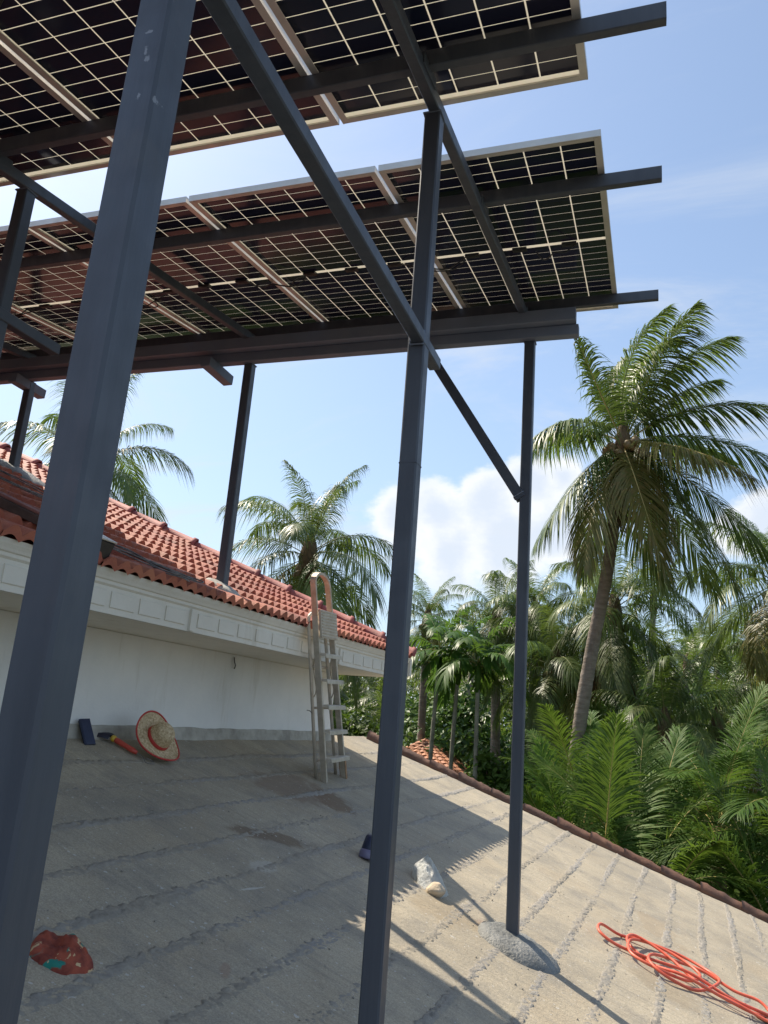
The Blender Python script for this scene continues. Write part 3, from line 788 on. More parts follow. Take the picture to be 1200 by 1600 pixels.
ROW1 = ['solar panel at the right end of the near overhead row, nearest the sky', 'second solar panel from the right of the near overhead row, behind the brace top', 'third solar panel from the right of the near overhead row, behind the near post',
        'fourth solar panel from the right of the near overhead row, in the top left corner', 'fifth solar panel from the right of the near overhead row, beyond the left edge', 'sixth solar panel from the right of the near overhead row, farthest left']
for k, lb in enumerate(ROW2): solar_panel(-.197 - PW / 2 - k * 1.154, 3.315, lb, 20 + k, k == 0)
for k, lb in enumerate(ROW1): solar_panel(-.225 - PW / 2 - k * 1.154, 2.884 - PLN, lb, 40 + k, k == 0)

# ------------------------------------------------------------------ mortar feet of the posts
def mound(name, cx, cy, zf, slope, rx, ry, h, m, label, seed, ang=0.0):
    mb = MB(); n, k = 40, 9; vs = []; fs = []; rng = random.Random(seed)
    def pt(r_, a):
        w = 1 + .10 * mnoise.noise((math.cos(a) * 1.5, math.sin(a) * 1.5, seed)) + .06 * mnoise.noise((math.cos(a) * 6, math.sin(a) * 6, seed + 3))
        dx = rx * r_ * w * math.cos(a); dy = ry * r_ * w * math.sin(a)
        x = cx + dx * math.cos(ang) - dy * math.sin(ang); y = cy + dx * math.sin(ang) + dy * math.cos(ang)
        zz = h * (1 - r_ ** 3.6) + .010 * mnoise.noise((x * 9, y * 9, seed)) + .007 * mnoise.noise((x * 32, y * 32, seed))
        if r_ >= .999: zz = -.02
        return L(x, y, zf(x) + zz)
    vs.append(pt(0, 0))
    for i in range(1, k + 1):
        for j in range(n): vs.append(pt(i / k, 2 * math.pi * j / n))
    for j in range(n): fs.append((0, 1 + j, 1 + (j + 1) % n))
    for i in range(k - 1):
        for j in range(n): fs.append((1 + i * n + j, 1 + (i + 1) * n + j, 1 + (i + 1) * n + (j + 1) % n, 1 + i * n + (j + 1) % n))
    mb.add(vs, fs)
    own(name, mb, m, label, 'mortar mound', L(cx, cy, zf(cx)), 'mortar mounds round the post feet', True)
mound('mortar_mound', -1.00, 5.19, slab_z, 0, .27, .235, .07, M['wet_cement'], 'dark wet cement mound round the foot of the right post on the concrete slab', 3, R(-15))
mound('mortar_mound', -3.30, 5.06, lambda x: roof_z(x) + .03, 0, .16, .14, .04, M['dry_cement'], 'pale mortar patch where the slim post stands on the red tiles', 8)
mound('mortar_mound', -5.56, 5.02, lambda x: roof_z(x) + .03, 0, .32, .26, .06, M['wet_cement'], 'grey mortar mound under the post at far left on the tiles', 13)

# ------------------------------------------------------------------ step ladder
def build_ladder():
    f0, f1 = L(-3.035, 6.655, slab_z(-3.035)), L(-3.076, 7.172, slab_z(-3.076))
    t0, t1 = L(-2.925, 5.80, 1.145), L(-2.925, 6.08, 1.16)
    ld = thing('step_ladder', f0, 'tall folded aluminium step ladder with hooped handrail standing by the white wall', 'ladder')
    ax = (t1 - t0).normalized(); upv = (t0 - f0).normalized(); nx = ax.cross(upv).normalized()
    if nx.x < 0: nx = -nx
    P = lambda side, t: (f0.lerp(t0, t) if side == 0 else f1.lerp(t1, t))
    def flat(pts, w, d, axis):                 # flat rail bent along pts, wide across nx, thin along axis
        mb = MB(); vs = []; fs = []
        for i, p in enumerate(pts):
            t = (pts[min(i + 1, len(pts) - 1)] - pts[max(i - 1, 0)]).normalized(); b = nx.cross(t).normalized()
            for (a_, c_) in ((-1, -1), (1, -1), (1, 1), (-1, 1)): vs.append(p + nx * (a_ * w / 2) + b * (c_ * d / 2))
        for i in range(len(pts) - 1):
            for k in range(4): fs.append((i * 4 + k, i * 4 + (k + 1) % 4, i * 4 + 4 + (k + 1) % 4, i * 4 + 4 + k))
        fs += [(3, 2, 1, 0), tuple(len(vs) - 4 + k for k in range(4))]
        return mb.add(vs, fs)
    # front stiles run up into one round handrail hoop
    PT = .80
    for side in (0, 1):
        flat([P(side, 0), P(side, .3), P(side, PT)], .052, .024, ax).build('stile', M['alu'], ld)
    a, b = P(0, PT), P(1, PT); hoop = [a, P(0, .90)]
    c0, c1 = P(0, .95), P(1, .95); mid = (c0 + c1) / 2; half = (c1 - c0) / 2
    for k in range(0, 13):
        an = math.pi * k / 12; hoop.append(mid - half * math.cos(an) + (P(0, 1) - c0) * math.sin(an))
    hoop += [P(1, .90), b]
    flat(hoop, .05, .022, ax).build('handrail', M['alu_rust'], ld)
    for i, t in enumerate((.115, .252, .375, .50, .622)):
        p, q = P(0, t), P(1, t)
        o = MB(); o.beam(p + nx * .03, q + nx * .03, .095, .022, upv, .003)
        o.box((p + q) / 2 + nx * .078 - upv * .012, nx * .003, (q - p) / 2, upv * .014)
        o.build('tread', M['alu'], ld)
    # platform plate, folded up flat against the stiles, ribbed
    p, q = P(0, .70) + nx * .035, P(1, .70) + nx * .035; up_ = (P(0, .83) - P(0, .70)); o = MB()
    o.add([p, q, q + up_, p + up_, p + nx * .02, q + nx * .02, q + up_ + nx * .02, p + up_ + nx * .02], [(0, 3, 2, 1), (4, 5, 6, 7), (0, 1, 5, 4), (1, 2, 6, 5), (2, 3, 7, 6), (3, 0, 4, 7)])
    pf = o.build('platform', M['alu'], ld)
    for k in range(9):
        c = p + up_ * ((k + .5) / 9) + nx * .023
        MB().beam(c + (q - p) * .04, c + (q - p) * .96, .006, .012, upv, .001).build('rib', M['alu_rust'], pf)
    # rear frame folded in behind, lower, with its own rounded top
    off = -nx * .075 - ax * .02
    Q = lambda side, t: P(side, t) + off * (1 - .25 * t) - ax * (.0 if side == 0 else -.005)
    ra = [Q(0, .0), Q(0, .3), Q(0, .74)]; c0, c1 = Q(0, .77), Q(1, .77); mid = (c0 + c1) / 2; half = (c1 - c0) / 2
    for k in range(1, 10):
        an = math.pi * k / 10; ra.append(mid - half * math.cos(an) + upv * .09 * math.sin(an))
    ra += [Q(1, .74), Q(1, .3), Q(1, .0)]
    MB().tube(ra, .0155, 8).build('rear_frame', M['alu'], ld, True)
    for t in (.10, .36, .56):
        MB().tube([Q(0, t), Q(1, t)], .010, 6).build('rear_rung', M['alu_rust'], ld, True)
    for side in (0, 1):
        MB().tube(catmull([P(side, .62) - nx * .02, P(side, .55) - nx * .06 + ax * .03, P(side, .45) - nx * .03, Q(side, .40)], 6), .005, 5).build('hinge_stay', M['alu_rust'], ld, True)
    for side in (1,):
        flat([P(1, -.002) + ax * .004, P(1, .115) + ax * .004], .064, .030, ax).build('rail_foot', M['ladder_foot'], ld)
    o = MB().tube(catmull([Q(0, .33), Q(0, .345) - ax * .05, Q(0, .35) - ax * .11], 5), .004, 5); o.build('wire_tie', M['cable'], ld, True)
build_ladder()

# ------------------------------------------------------------------ straw hat and tools by the wall
def frame3(z, xhint):
    z = Vector(z).normalized(); x = Vector(xhint); x = (x - z * x.dot(z)).normalized(); y = z.cross(x)
    return Matrix((x, y, z)).transposed()
def build_hat():
    c = L(-3.60, 4.93, slab_z(-3.60) + .125)
    toc = (Vector((0, 0, EYE)) - c).normalized()
    n = (toc * 0.50 + rt * 0.72 + Vector((0, 0, 1)) * 0.62).normalized()
    ax = frame3(n, dn)                          # local x points down the picture
    h = thing('straw_hat', c, 'wide brimmed straw sun hat with red band and red edge, lying tilted on the slab', 'hat')
    nseg = 64
    def ring(r_, z, a): return c + ax @ Vector((r_ * math.cos(a), r_ * math.sin(a) * .90, z))
    brim = lambda r_, a: .030 * ((r_ - .095) / .1) ** 2 * (1 + .8 * math.cos(2 * a + .6)) - .012 * (r_ - .095) / .1
    def surf(prof, name, m, zf=None, flip=False):
        mb = MB(); vs = []; fs = []
        for r_, z in prof:
            for j in range(nseg):
                a = 2 * math.pi * j / nseg; vs.append(ring(r_, z + (zf(r_, a) if zf else 0), a))
        for i in range(len(prof) - 1):
            for j in range(nseg): fs.append((i * nseg + j, i * nseg + (j + 1) % nseg, (i + 1) * nseg + (j + 1) % nseg, (i + 1) * nseg + j))
        mb.add(vs, fs); return mb.build(name, m, h, True)
    bp = []
    for k in range(41):
        r_ = .092 + .108 * k / 40; bp.append((r_, .0022 * abs(math.sin(k * math.pi / 4))))
    bp += [(.2, -.004)] + [(.2 - .108 * k / 8, -.005) for k in range(1, 9)]
    surf(bp, 'brim', M['straw'], lambda r_, a: brim(r_, a))
    cp = []
    for k in range(45):
        t = k / 44
        if t < .55: r_, z = .098 - .016 * (t / .55), .085 * (t / .55)
        else:
            a = (t - .55) / .45 * math.pi / 2; r_, z = .082 * math.cos(a), .085 + .046 * math.sin(a)
        b = .0022 * abs(math.sin(k * math.pi / 4)); cp.append((max(r_ + b, .001), z + (b if t > .7 else 0)))
    surf(cp, 'crown', M['straw'])
    surf([(.0985, .004), (.1005, .006), (.0965, .030), (.0945, .031)], 'ribbon', M['red_ribbon'])
    MB().tube([ring(.2005, brim(.2, 2 * math.pi * j / 64), 2 * math.pi * j / 64) for j in range(64)], .0065, 6, closed=True).build('trim', M['red_ribbon'], h, True)
    MB().tube([c + ax @ Vector((.115, .03 - .02 * k, -.02 - .02 * k * (6 - k) / 9)) + Vector((0, 0, 0)) for k in range(7)], .004, 5).build('chin_cord', M['straw'], h, True)
build_hat()
def on_slab(x, y, dz=0): return L(x, y, slab_z(x) + dz)
def build_tool():
    h = thing('hand_tool', on_slab(-3.75, 4.72, .02), 'small hand tool with red handle, yellow collar and dark head by the hat', 'hand tool')
    a, b = on_slab(-3.80, 4.72, .035), on_slab(-3.62, 4.745, .022)
    d = (b - a)
    MB().tube([a + d * t for t in (0, .1, .3, .55, .8, 1)], [.017, .021, .019, .018, .02, .013], 10).build('handle', M['red_handle'], h, True)
    MB().tube([a - d * .16, a - d * .08, a], [.02, .024, .02], 10).build('collar', M['yellow'], h, True)
    mb = MB(); vs = []; fs = []; n = 9
    e = on_slab(-3.99, 4.60, .02) ; s = a - d * .14
    for i in range(n):
        t = i / (n - 1); p = s.lerp(e, t); w = .055 * math.sin(math.pi * (.18 + .78 * t)) + .008; side = Ld(0.2, 1, 0).normalized()
        for (u, z) in ((-1, -.012), (-.6, .016), (.5, .020), (1, -.012)): vs.append(p + side * u * w + Vector((0, 0, z + .006 * math.sin(9 * t))))
    for i in range(n - 1):
        for k in range(3): fs.append((i * 4 + k, i * 4 + k + 1, (i + 1) * 4 + k + 1, (i + 1) * 4 + k))
    mb.add(vs, fs).build('head', M['dark_blade'], h, True)
    MB().tube(catmull([b, on_slab(-3.56, 4.74, .02), on_slab(-3.50, 4.70, .01), on_slab(-3.47, 4.74, .012), on_slab(-3.50, 4.79, .01), on_slab(-3.56, 4.77, .015)], 6), .0025, 5).build('wire_loop', M['cable'], h, True)
build_tool()
def build_case():
    base = on_slab(-3.80, 4.47, .0); u = (Vector((0, 0, 1)) + Ld(-.55, .02, 0)).normalized(); s_ = Ld(.18, 1, 0).normalized(); s_ = (s_ - u * s_.dot(u)).normalized(); n = s_.cross(u)
    cse = thing('flat_case', base, 'slim dark blue case leaning against the plinth beside the near post', 'case')
    MB().beam(base, base + u * .185, .09, .022, n, .007).build('shell', M['navy'], cse)
    MB().beam(base + u * .004 - n * .013, base + u * .181 - n * .013, .086, .006, n, .002).build('back_cover', M['black'], cse)
build_case()
def build_cloth():
    c = on_slab(-2.085, 2.50, .0)
    mb = MB(); vs = []; fs = []; n, k = 72, 30
    for i in range(k + 1):
        r_ = i / k
        for j in range(n):
            a = 2 * math.pi * j / n; v = Vector((math.cos(a) * r_, math.sin(a) * r_, 0))
            edge = 1 + .22 * mnoise.noise((math.cos(a) * 1.3, math.sin(a) * 1.3, 2)) + .07 * mnoise.noise((math.cos(a) * 5, math.sin(a) * 5, 6))
            f1 = 1 - abs(mnoise.noise((v.x * 2.3 + .8 * v.y, v.y * 2.3, 1.3))) * 2
            f2 = 1 - abs(mnoise.noise((v.x * 4.6, v.y * 4.6 + v.x * 1.5, 7.1))) * 2
            sw_ = 2.6 * mnoise.noise((v.x * 1.1, v.y * 1.1, 4))
            z = .62 * (.034 * (.5 + .5 * math.sin(6.5 * (v.x * .8 + v.y * .5) + 1.6 * sw_)) + .022 * (.5 + .5 * math.sin(9 * (v.y - v.x * .4) + 2.2 * sw_)) + .010 * f1 + .014) * (1 - r_ ** 4) + .010 * mnoise.noise((v.x * 6, v.y * 6, 3)) * (1 - r_ ** 6) + .018 * math.exp(-((v.x - .2) ** 2 + (v.y - .35) ** 2) * 6)
            z = max(z, .0) + .008
            p = v * edge * .135
            sw = .35 * mnoise.noise((v.x * 2, v.y * 2, 9)); p = Vector((p.x * math.cos(sw) - p.y * math.sin(sw), p.x * math.sin(sw) + p.y * math.cos(sw), 0))
            vs.append(on_slab(-2.105 + p.x * .80, 2.50 + p.y * .78, z * 1.0 if i < k else -.004))
    for i in range(k):
        for j in range(n): fs.append((i * n + j, (i + 1) * n + j, (i + 1) * n + (j + 1) % n, i * n + (j + 1) % n))
    # a twisted corner flopping out
    mb.add(vs, fs)
    tail = catmull([on_slab(-2.085, 2.545, .022), on_slab(-2.06, 2.565, .026), on_slab(-2.035, 2.58, .018), on_slab(-2.02, 2.585, .008)], 5)
    own('printed_cloth', mb, M['cloth'], 'crumpled orange cloth with green pattern on the shaded slab at lower left', 'cloth', c, smooth=True)
build_cloth()
def build_bottle():
    b = on_slab(-2.04, 5.28, .0); t = thing('squat_bottle', b, 'navy bottle with white lettering half hidden behind the middle post', 'bottle')
    ax = frame3(Ld(.12, .25, 1).normalized(), Ld(1, 0, 0))
    MB().lathe([(.001, .0), (.062, .002), (.068, .012), (.068, .045), (.060, .058)], b, ax, 20).build('base', M['navy_pale'], t, True)
    MB().lathe([(.060, .058), (.061, .062), (.053, .135), (.046, .15), (.03, .156), (.001, .157)], b, ax, 20).build('body', M['navy'], t, True)
    cu = bpy.data.curves.new('lettering', 'FONT'); cu.body = 'SAZ'; cu.size = .038; cu.extrude = .0006; cu.align_x = 'CENTER'
    tmp = bpy.data.objects.new('tmp', cu); C.objects.link(tmp)
    me = bpy.data.meshes.new_from_object(tmp.evaluated_get(bpy.context.evaluated_depsgraph_get())); bpy.data.objects.remove(tmp)
    toc = (Vector((0, 0, EYE)) - b); toc.z = 0; toc.normalize(); zax = ax @ Vector((0, 0, 1)); toc = (toc - zax * toc.dot(zax)).normalized()
    toc = (toc - zax.cross(toc) * .45).normalized()
    for v in me.vertices:                       # wrap the letters round the body
        a = v.co.x / .058; r_ = .0585 - (v.co.y) * .11 + v.co.z; side = zax.cross(toc)
        v.co = b + zax * (.072 + v.co.y) + toc * (r_ * math.cos(a)) + side * (r_ * math.sin(a)) - t.location
    me.materials.clear(); me.materials.append(M['white_ink']); link('lettering', me, t)
build_bottle()
def build_bag():
    b = on_slab(-1.66, 5.47); t = thing('plastic_bag', b, 'crumpled white plastic bag with a tan lump on the edge of the shade', 'bag')
    mb = MB(); vs = []; fs = []; n, k = 56, 20
    d1 = Ld(.62, -.78, 0).normalized(); d2 = Ld(.78, .62, 0).normalized()
    for i in range(k + 1):
        r_ = i / k
        for j in range(n):
            a = 2 * math.pi * j / n; ca, sa = math.cos(a), math.sin(a)
            edge = 1 + .22 * mnoise.noise((ca * 1.7, sa * 1.7, 4)) + .09 * mnoise.noise((ca * 6, sa * 6, 2))
            u, w = ca * r_ * edge, sa * r_ * edge
            hh = .115 * max(0, 1 - math.hypot((u + .45) * .75, w * .8)) ** .9 + .060 * (1 - r_ ** 2)
            cr = abs(mnoise.noise((u * 2.6, w * 2.6, 6))) * .045 + abs(mnoise.noise((u * 6, w * 6, 1))) * .020
            z = max(hh - cr * (1 - r_ ** 3), 0) + .004 if i < k else -.002
            p = b + d1 * (u * .165 + .01) + d2 * (w * .115); x = p.x * math.cos(TH) - p.y * math.sin(TH)
            vs.append(Vector((p.x, p.y, slab_z(x) + EYE + z)))
    for i in range(k):
        for j in range(n): fs.append((i * n + j, (i + 1) * n + j, (i + 1) * n + (j + 1) % n, i * n + (j + 1) % n))
    mb.add(vs, fs).build('sheet', M['bag'], t, True)
    lp = MB(); lp.lathe([(.001, .075)] + [(.062 * math.sin(q) * (1 + .1 * math.sin(5 * q)), .030 + .048 * math.cos(q)) for q in [.3, .6, .9, 1.2, 1.5, 1.9, 2.4]], on_slab(-1.57, 5.33, .0), None, 18)
    lp.v = [tuple(Vector(v) + Vector((.01 * mnoise.noise((v[0] * 22, v[1] * 22, v[2] * 22)), .012 * mnoise.noise((v[0] * 25, v[1] * 25, 5)), .008 * mnoise.noise((v[0] * 20, 3, v[2] * 20))))) for v in lp.v]
    lp.build('lump', M['tan'], t, True)
build_bag()
def build_hose():
    # loops of one long hose, drawn in the plane of the slab
    P = [(.60, 6.62), (.42, 6.47), (.20, 6.42), (-.05, 6.43), (-.30, 6.38), (-.52, 6.30), (-.64, 6.33), (-.64, 6.47), (-.52, 6.66), (-.36, 6.76), (-.14, 6.72), (.02, 6.56), (-.06, 6.36), (-.26, 6.18), (-.42, 6.24), (-.44, 6.48), (-.34, 6.78), (-.12, 6.92),
         (.10, 6.78), (.14, 6.54), (0, 6.28), (-.18, 6.14), (-.30, 6.22), (-.28, 6.46), (-.12, 6.72), (.05, 6.74), (.24, 6.66), (.40, 6.64), (.46, 6.54), (.34, 6.40), (.14, 6.30), (-.08, 6.26), (-.30, 6.34), (-.46, 6.50), (-.42, 6.70), (-.20, 6.62), (.02, 6.42), (.22, 6.36), (.42, 6.34), (.60, 6.30), (.85, 6.18)]
    pts = []
    for i, (x, y) in enumerate(P): pts.append((x, y, .016 + .020 * (i % 4) / 1.6 + .018 * (.5 + .5 * math.sin(i * 2.1))))
    fine = catmull(pts, 9)
    mb = MB().tube([on_slab(p.x, p.y, max(p.z, .012)) for p in fine], .0105, 8)
    own('rubber_hose', mb, M['hose'], 'tangled coil of orange red hose lying on the sunlit slab at lower right', 'hose', on_slab(-.1, 6.45), smooth=True)
build_hose()
def build_rod():
    a, b = on_slab(.375, 6.475, .016), on_slab(.95, 6.20, .016)
    t = thing('pipe_offcut', a, 'brown pipe end poking in at the lower right corner of the picture', 'pipe')
    MB().tube([a, a.lerp(b, .3), b], .016, 10).build('tube', M['wood'], t, True)
    MB().tube([a - (b - a) * .01, a + (b - a) * .05], .0185, 10).build('collar', M['red_wood'], t, True)
build_rod()

# ------------------------------------------------------------------ odds and ends on the tiles
def on_roof(x, y, dz=0): return L(x, y, roof_z(x) + dz)
def build_roof_bits():
    c = on_roof(-3.09, 3.36, .02); up = Ld(-1, 0, PS).normalized(); rg = Ld(0, 1, 0); n = rg.cross(up).normalized()
    b = thing('metal_box', c, 'black metal box with a pale lid sitting at the tile edge behind the near post', 'box')
    MB().beam(c - rg * .12 + n * .06, c + rg * .08 + n * .06, .15, .10, n, .006).build('body', M['black'], b)
    MB().beam(c - rg * .125 + n * .116, c + rg * .085 + n * .116, .16, .010, n, .003).build('lid', M['alu'], b)
    a, e = on_roof(-3.85, 2.60, .10), on_roof(-3.22, 3.22, .08)
    p = thing('wooden_plank', a, 'dark wooden plank with a red edge lying across the tiles at left', 'plank')
    MB().beam(a, e, .16, .05, n, .004).build('board', M['wood'], p)
    MB().beam(a + n * .034, e + n * .034, .10, .016, n, .003).build('edge_strip', M['red_wood'], p)
    rng = random.Random(4)
    def coil(loops, label, seed):
        rr = random.Random(seed); t = thing('cable_bundle', on_roof(*loops[0][0]), label, 'cable')
        for lp in loops:
            for k in range(2):
                pts = [on_roof(x + rr.uniform(-.05, .05), y + rr.uniform(-.07, .07), .060 + .012 * k + rr.uniform(0, .02)) for x, y in lp]
                MB().tube(catmull(pts, 7), .0042, 5).build('strand', M['cable'], t, True)
    coil([[(-3.30, 3.45), (-3.28, 3.75), (-3.20, 4.0), (-3.06, 4.15), (-2.99, 4.22), (-2.98, 4.1), (-3.08, 4.0), (-3.2, 3.95)], [(-3.22, 3.5), (-3.2, 3.8), (-3.1, 4.05), (-3.02, 4.3), (-3.0, 4.2), (-3.1, 3.9), (-3.25, 3.6)]],
         'bundle of thin black cable looping over the tile edge beside the black box', 1)
    coil([[(-5.3, 3.6), (-5.0, 4.1), (-4.6, 4.4), (-4.4, 4.3), (-4.5, 3.9), (-4.8, 3.6)], [(-4.9, 3.5), (-4.4, 3.9), (-4.0, 4.1), (-3.6, 4.0)]], 'loose dark cable lying on the tiles at far left below the post', 2)
    w = MB().tube(catmull([L(-3.92, 6.35, .44), L(-3.90, 6.33, .40), L(-3.91, 6.37, .37), L(-3.90, 6.34, .34)], 5), .006, 5)
    own('dangling_wire', w, M['cable'], 'short dark wire end dangling under the soffit on the white wall', 'wire', L(-3.91, 6.35, .33), smooth=True)
build_roof_bits()

# ------------------------------------------------------------------ plants
def frond_mesh(name, curve, n, llen, lw, grav, seed, mleaf, mst, segs=3, start=.16, rw=.022, phi0=72, phi1=22, gap=0.0, gbend=.45):
    """pinnate palm leaf along a curve of points; leaflets bend towards grav"""
    rng = random.Random(seed); K = len(curve); grav = Vector(grav)
    def at(s):
        q = s * (K - 1); i = min(int(q), K - 2); return curve[i].lerp(curve[i + 1], q - i)
    vs = []; fs = []; mi = []
    st = MB().tube(curve[::max(1, K // 10)] + [curve[-1]], [rw * (1 - .85 * i / 11) for i in range(len(curve[::max(1, K // 10)]) + 1)], 4)
    vs += st.v; fs += st.f; mi += [1] * len(st.f)
    up = Vector((0, 0, 1)); side0 = None
    for i in range(n):
        s = start + (1 - start) * (i + rng.uniform(-.3, .3)) / n; s = min(max(s, start), .995)
        p = at(s); tg = (at(min(s + .02, 1)) - at(max(s - .02, 0))).normalized()
        sd_ = tg.cross(up)
        if sd_.length < .15: sd_ = side0 or Vector((0, 1, 0))
        sd_.normalize(); side0 = sd_; nr = sd_.cross(tg).normalized()
        u = (s - start) / (1 - start)
        ln0 = llen * (math.sin(math.pi * (.20 + .74 * u)) ** .7) * (1 if u < .96 else .7)
        ph = R(phi0 + (phi1 - phi0) * u ** 1.2)
        for sg in (-1, 1):
            if gap and rng.random() < gap: continue
            ln = ln0 * rng.uniform(.82, 1.1); f = ph + rng.uniform(-.10, .10)
            d = (tg * math.cos(f) + sd_ * sg * math.sin(f) + nr * (rng.uniform(.05, .28))).normalized()
            w = d.cross(nr).normalized(); gb = gbend * rng.uniform(.6, 1.35); wd = lw * rng.uniform(.8, 1.15)
            o = len(vs); prev = None
            tw = rng.uniform(-.35, .35)
            for k in range(segs):
                t = k / segs; c = p + d * (ln * t * (1 - .12 * t)) + grav * (ln * gb * t * t)
                ww = w * (wd * (.55 + 1.2 * t) if t < .4 else wd * (1.12 - .75 * (t - .4)))
                ww = (ww + nr * (tw * t * wd)) * .5
                vs.append(tuple(c - ww)); vs.append(tuple(c + ww))
            tip = p + d * (ln * .88) + grav * (ln * gb); vs.append(tuple(tip))
            for k in range(segs - 1): fs.append((o + 2 * k, o + 2 * k + 1, o + 2 * k + 3, o + 2 * k + 2)); mi.append(0)
            fs.append((o + 2 * segs - 2, o + 2 * segs - 1, o + 2 * segs)); mi.append(0)
    me = bpy.data.meshes.new(name); me.from_pydata([tuple(v) for v in vs], [], fs); me.update()
    me.materials.append(mleaf); me.materials.append(mst); me.polygons.foreach_set('material_index', mi)
    me.polygons.foreach_set('use_smooth', [True] * len(fs))
    return me
def arc(Lg, el0, droop, n=24, sway=0.0, pw=1.25):
    pts = [Vector((0, 0, 0))]; st = Lg / n
    for i in range(n):
        s = (i + .5) / n; el = R(el0 - droop * s ** pw); a = R(sway * s * s)
        pts.append(pts[-1] + Vector((math.cos(el) * math.cos(a), math.cos(el) * math.sin(a), math.sin(el))) * st)
    return pts
def bez(p0, p1, p2, n=24):
    p0, p1, p2 = Vector(p0), Vector(p1), Vector(p2)
    return [p0 * (1 - t) ** 2 + p1 * 2 * t * (1 - t) + p2 * t * t for t in [i / n for i in range(n + 1)]]
# shared fronds, unit-ish length 3.6 m, from upright to hanging
LIB = {}
def lib(kind):
    if kind in LIB: return LIB[kind]
    out = []
    if kind == 'coco':
        for i, (el, dr) in enumerate([(84, 50), (72, 75), (58, 85), (42, 88), (26, 85), (8, 78), (-12, 62), (-34, 45), (-55, 28)]):
            for v in range(2):
                old = i >= 7 and v == 1
                out.append(frond_mesh('frond', arc(3.5, el, dr + 8 * v, sway=(12, -16)[v]), 88, 1.10, .034, (.10 * (1 - 2 * v), 0, -1), 100 + i * 2 + v,
                                      M['palm_leaf_old'] if old else M['palm_leaf'], M['rachis_yellow'] if old else M['rachis'], gbend=.85, gap=.07))
    elif kind == 'dead':
        for v in range(2): out.append(frond_mesh('dry_frond', arc(2.8, -52 - 10 * v, 25), 60, .85, .03, (0, 0, -1), 150 + v, M['palm_leaf_dead'], M['fibre'], gbend=.8, gap=.15))
    elif kind == 'areca':
        for i, (el, dr) in enumerate([(80, 60), (60, 95), (45, 110), (25, 105), (5, 85)]):
            for v in range(2): out.append(frond_mesh('frond', arc(1.75, el, dr + 6 * v, n=14), 20, .62, .075, (0, 0, -1), 200 + 2 * i + v, M['areca_leaf'], M['rachis'], segs=3, start=.22, rw=.018, gbend=.55, phi0=60))
    elif kind == 'young':
        for i, (el, dr) in enumerate([(86, 30), (76, 45), (66, 58), (54, 70), (40, 75), (24, 70)]):
            for v in range(2): out.append(frond_mesh('frond', arc(3.6, el, dr + 8 * v, sway=(10, -14)[v]), 104, 1.0, .025, (0, 0, -1), 300 + 2 * i + v, M['young_leaf'], M['rachis_yellow'], gbend=.28, phi0=66, phi1=24))
    elif kind == 'far':
        for i, (el, dr) in enumerate([(78, 60), (55, 85), (30, 85), (5, 75), (-25, 50)]):
            out.append(frond_mesh('frond', arc(3.6, el, dr, n=10), 18, .95, .11, (0, 0, -1), 400 + i, M['palm_leaf'], M['rachis'], segs=2, gbend=.5))
    LIB[kind] = out; return out
def put_frond(me, parent, loc, az, scale, roll=0.0, name='frond'):
    o = link(name, me, parent); o.location = loc; o.rotation_euler = (roll, 0, az); o.scale = (scale,) * 3; return o
def palm_trunk(mb_pts, r0, r1, rings=True, n=12):
    pts = catmull(mb_pts, 14); k = len(pts); tot = 0; out = []; rad = []
    fine = []
    for i in range(k - 1):
        m_ = max(1, int((pts[i + 1] - pts[i]).length / .05)) if rings else 1
        for j in range(m_): fine.append(pts[i].lerp(pts[i + 1], j / m_))
    fine.append(pts[-1]); N = len(fine)
    for i in range(N):
        t = i / (N - 1); r_ = r0 + (r1 - r0) * t ** .8 + (r0 * .5 * math.exp(-t * 22))
        if rings: r_ *= 1 + .045 * (1 if i % 3 == 0 else 0) + .05 * mnoise.noise((i * .3, 2, r0 * 50))
        rad.append(r_)
    return MB().tube(fine, rad, n)
def nuts(root, c, n, rad, seed, s=.105):
    rng = random.Random(seed); prof = [(.001, s * 1.15)] + [(s * math.sin(q) * (1 if q > 1.2 else .96), s * 1.15 * math.cos(q)) for q in [.4, .8, 1.2, 1.6, 2.0, 2.4, 2.8]] + [(.001, -s * 1.15)]
    me = MB().lathe(prof, (0, 0, 0), None, 10).mesh('coconut', M['nut'], True)
    for i in range(n):
        a = rng.uniform(0, 6.28); o = link('coconut', me, root)
        o.location = Vector(c) + Vector((math.cos(a) * rad * rng.uniform(.6, 1.1), math.sin(a) * rad * rng.uniform(.6, 1.1), rng.uniform(-.45, -.05))); o.rotation_euler = (rng.uniform(-.4, .4), rng.uniform(-.4, .4), a)
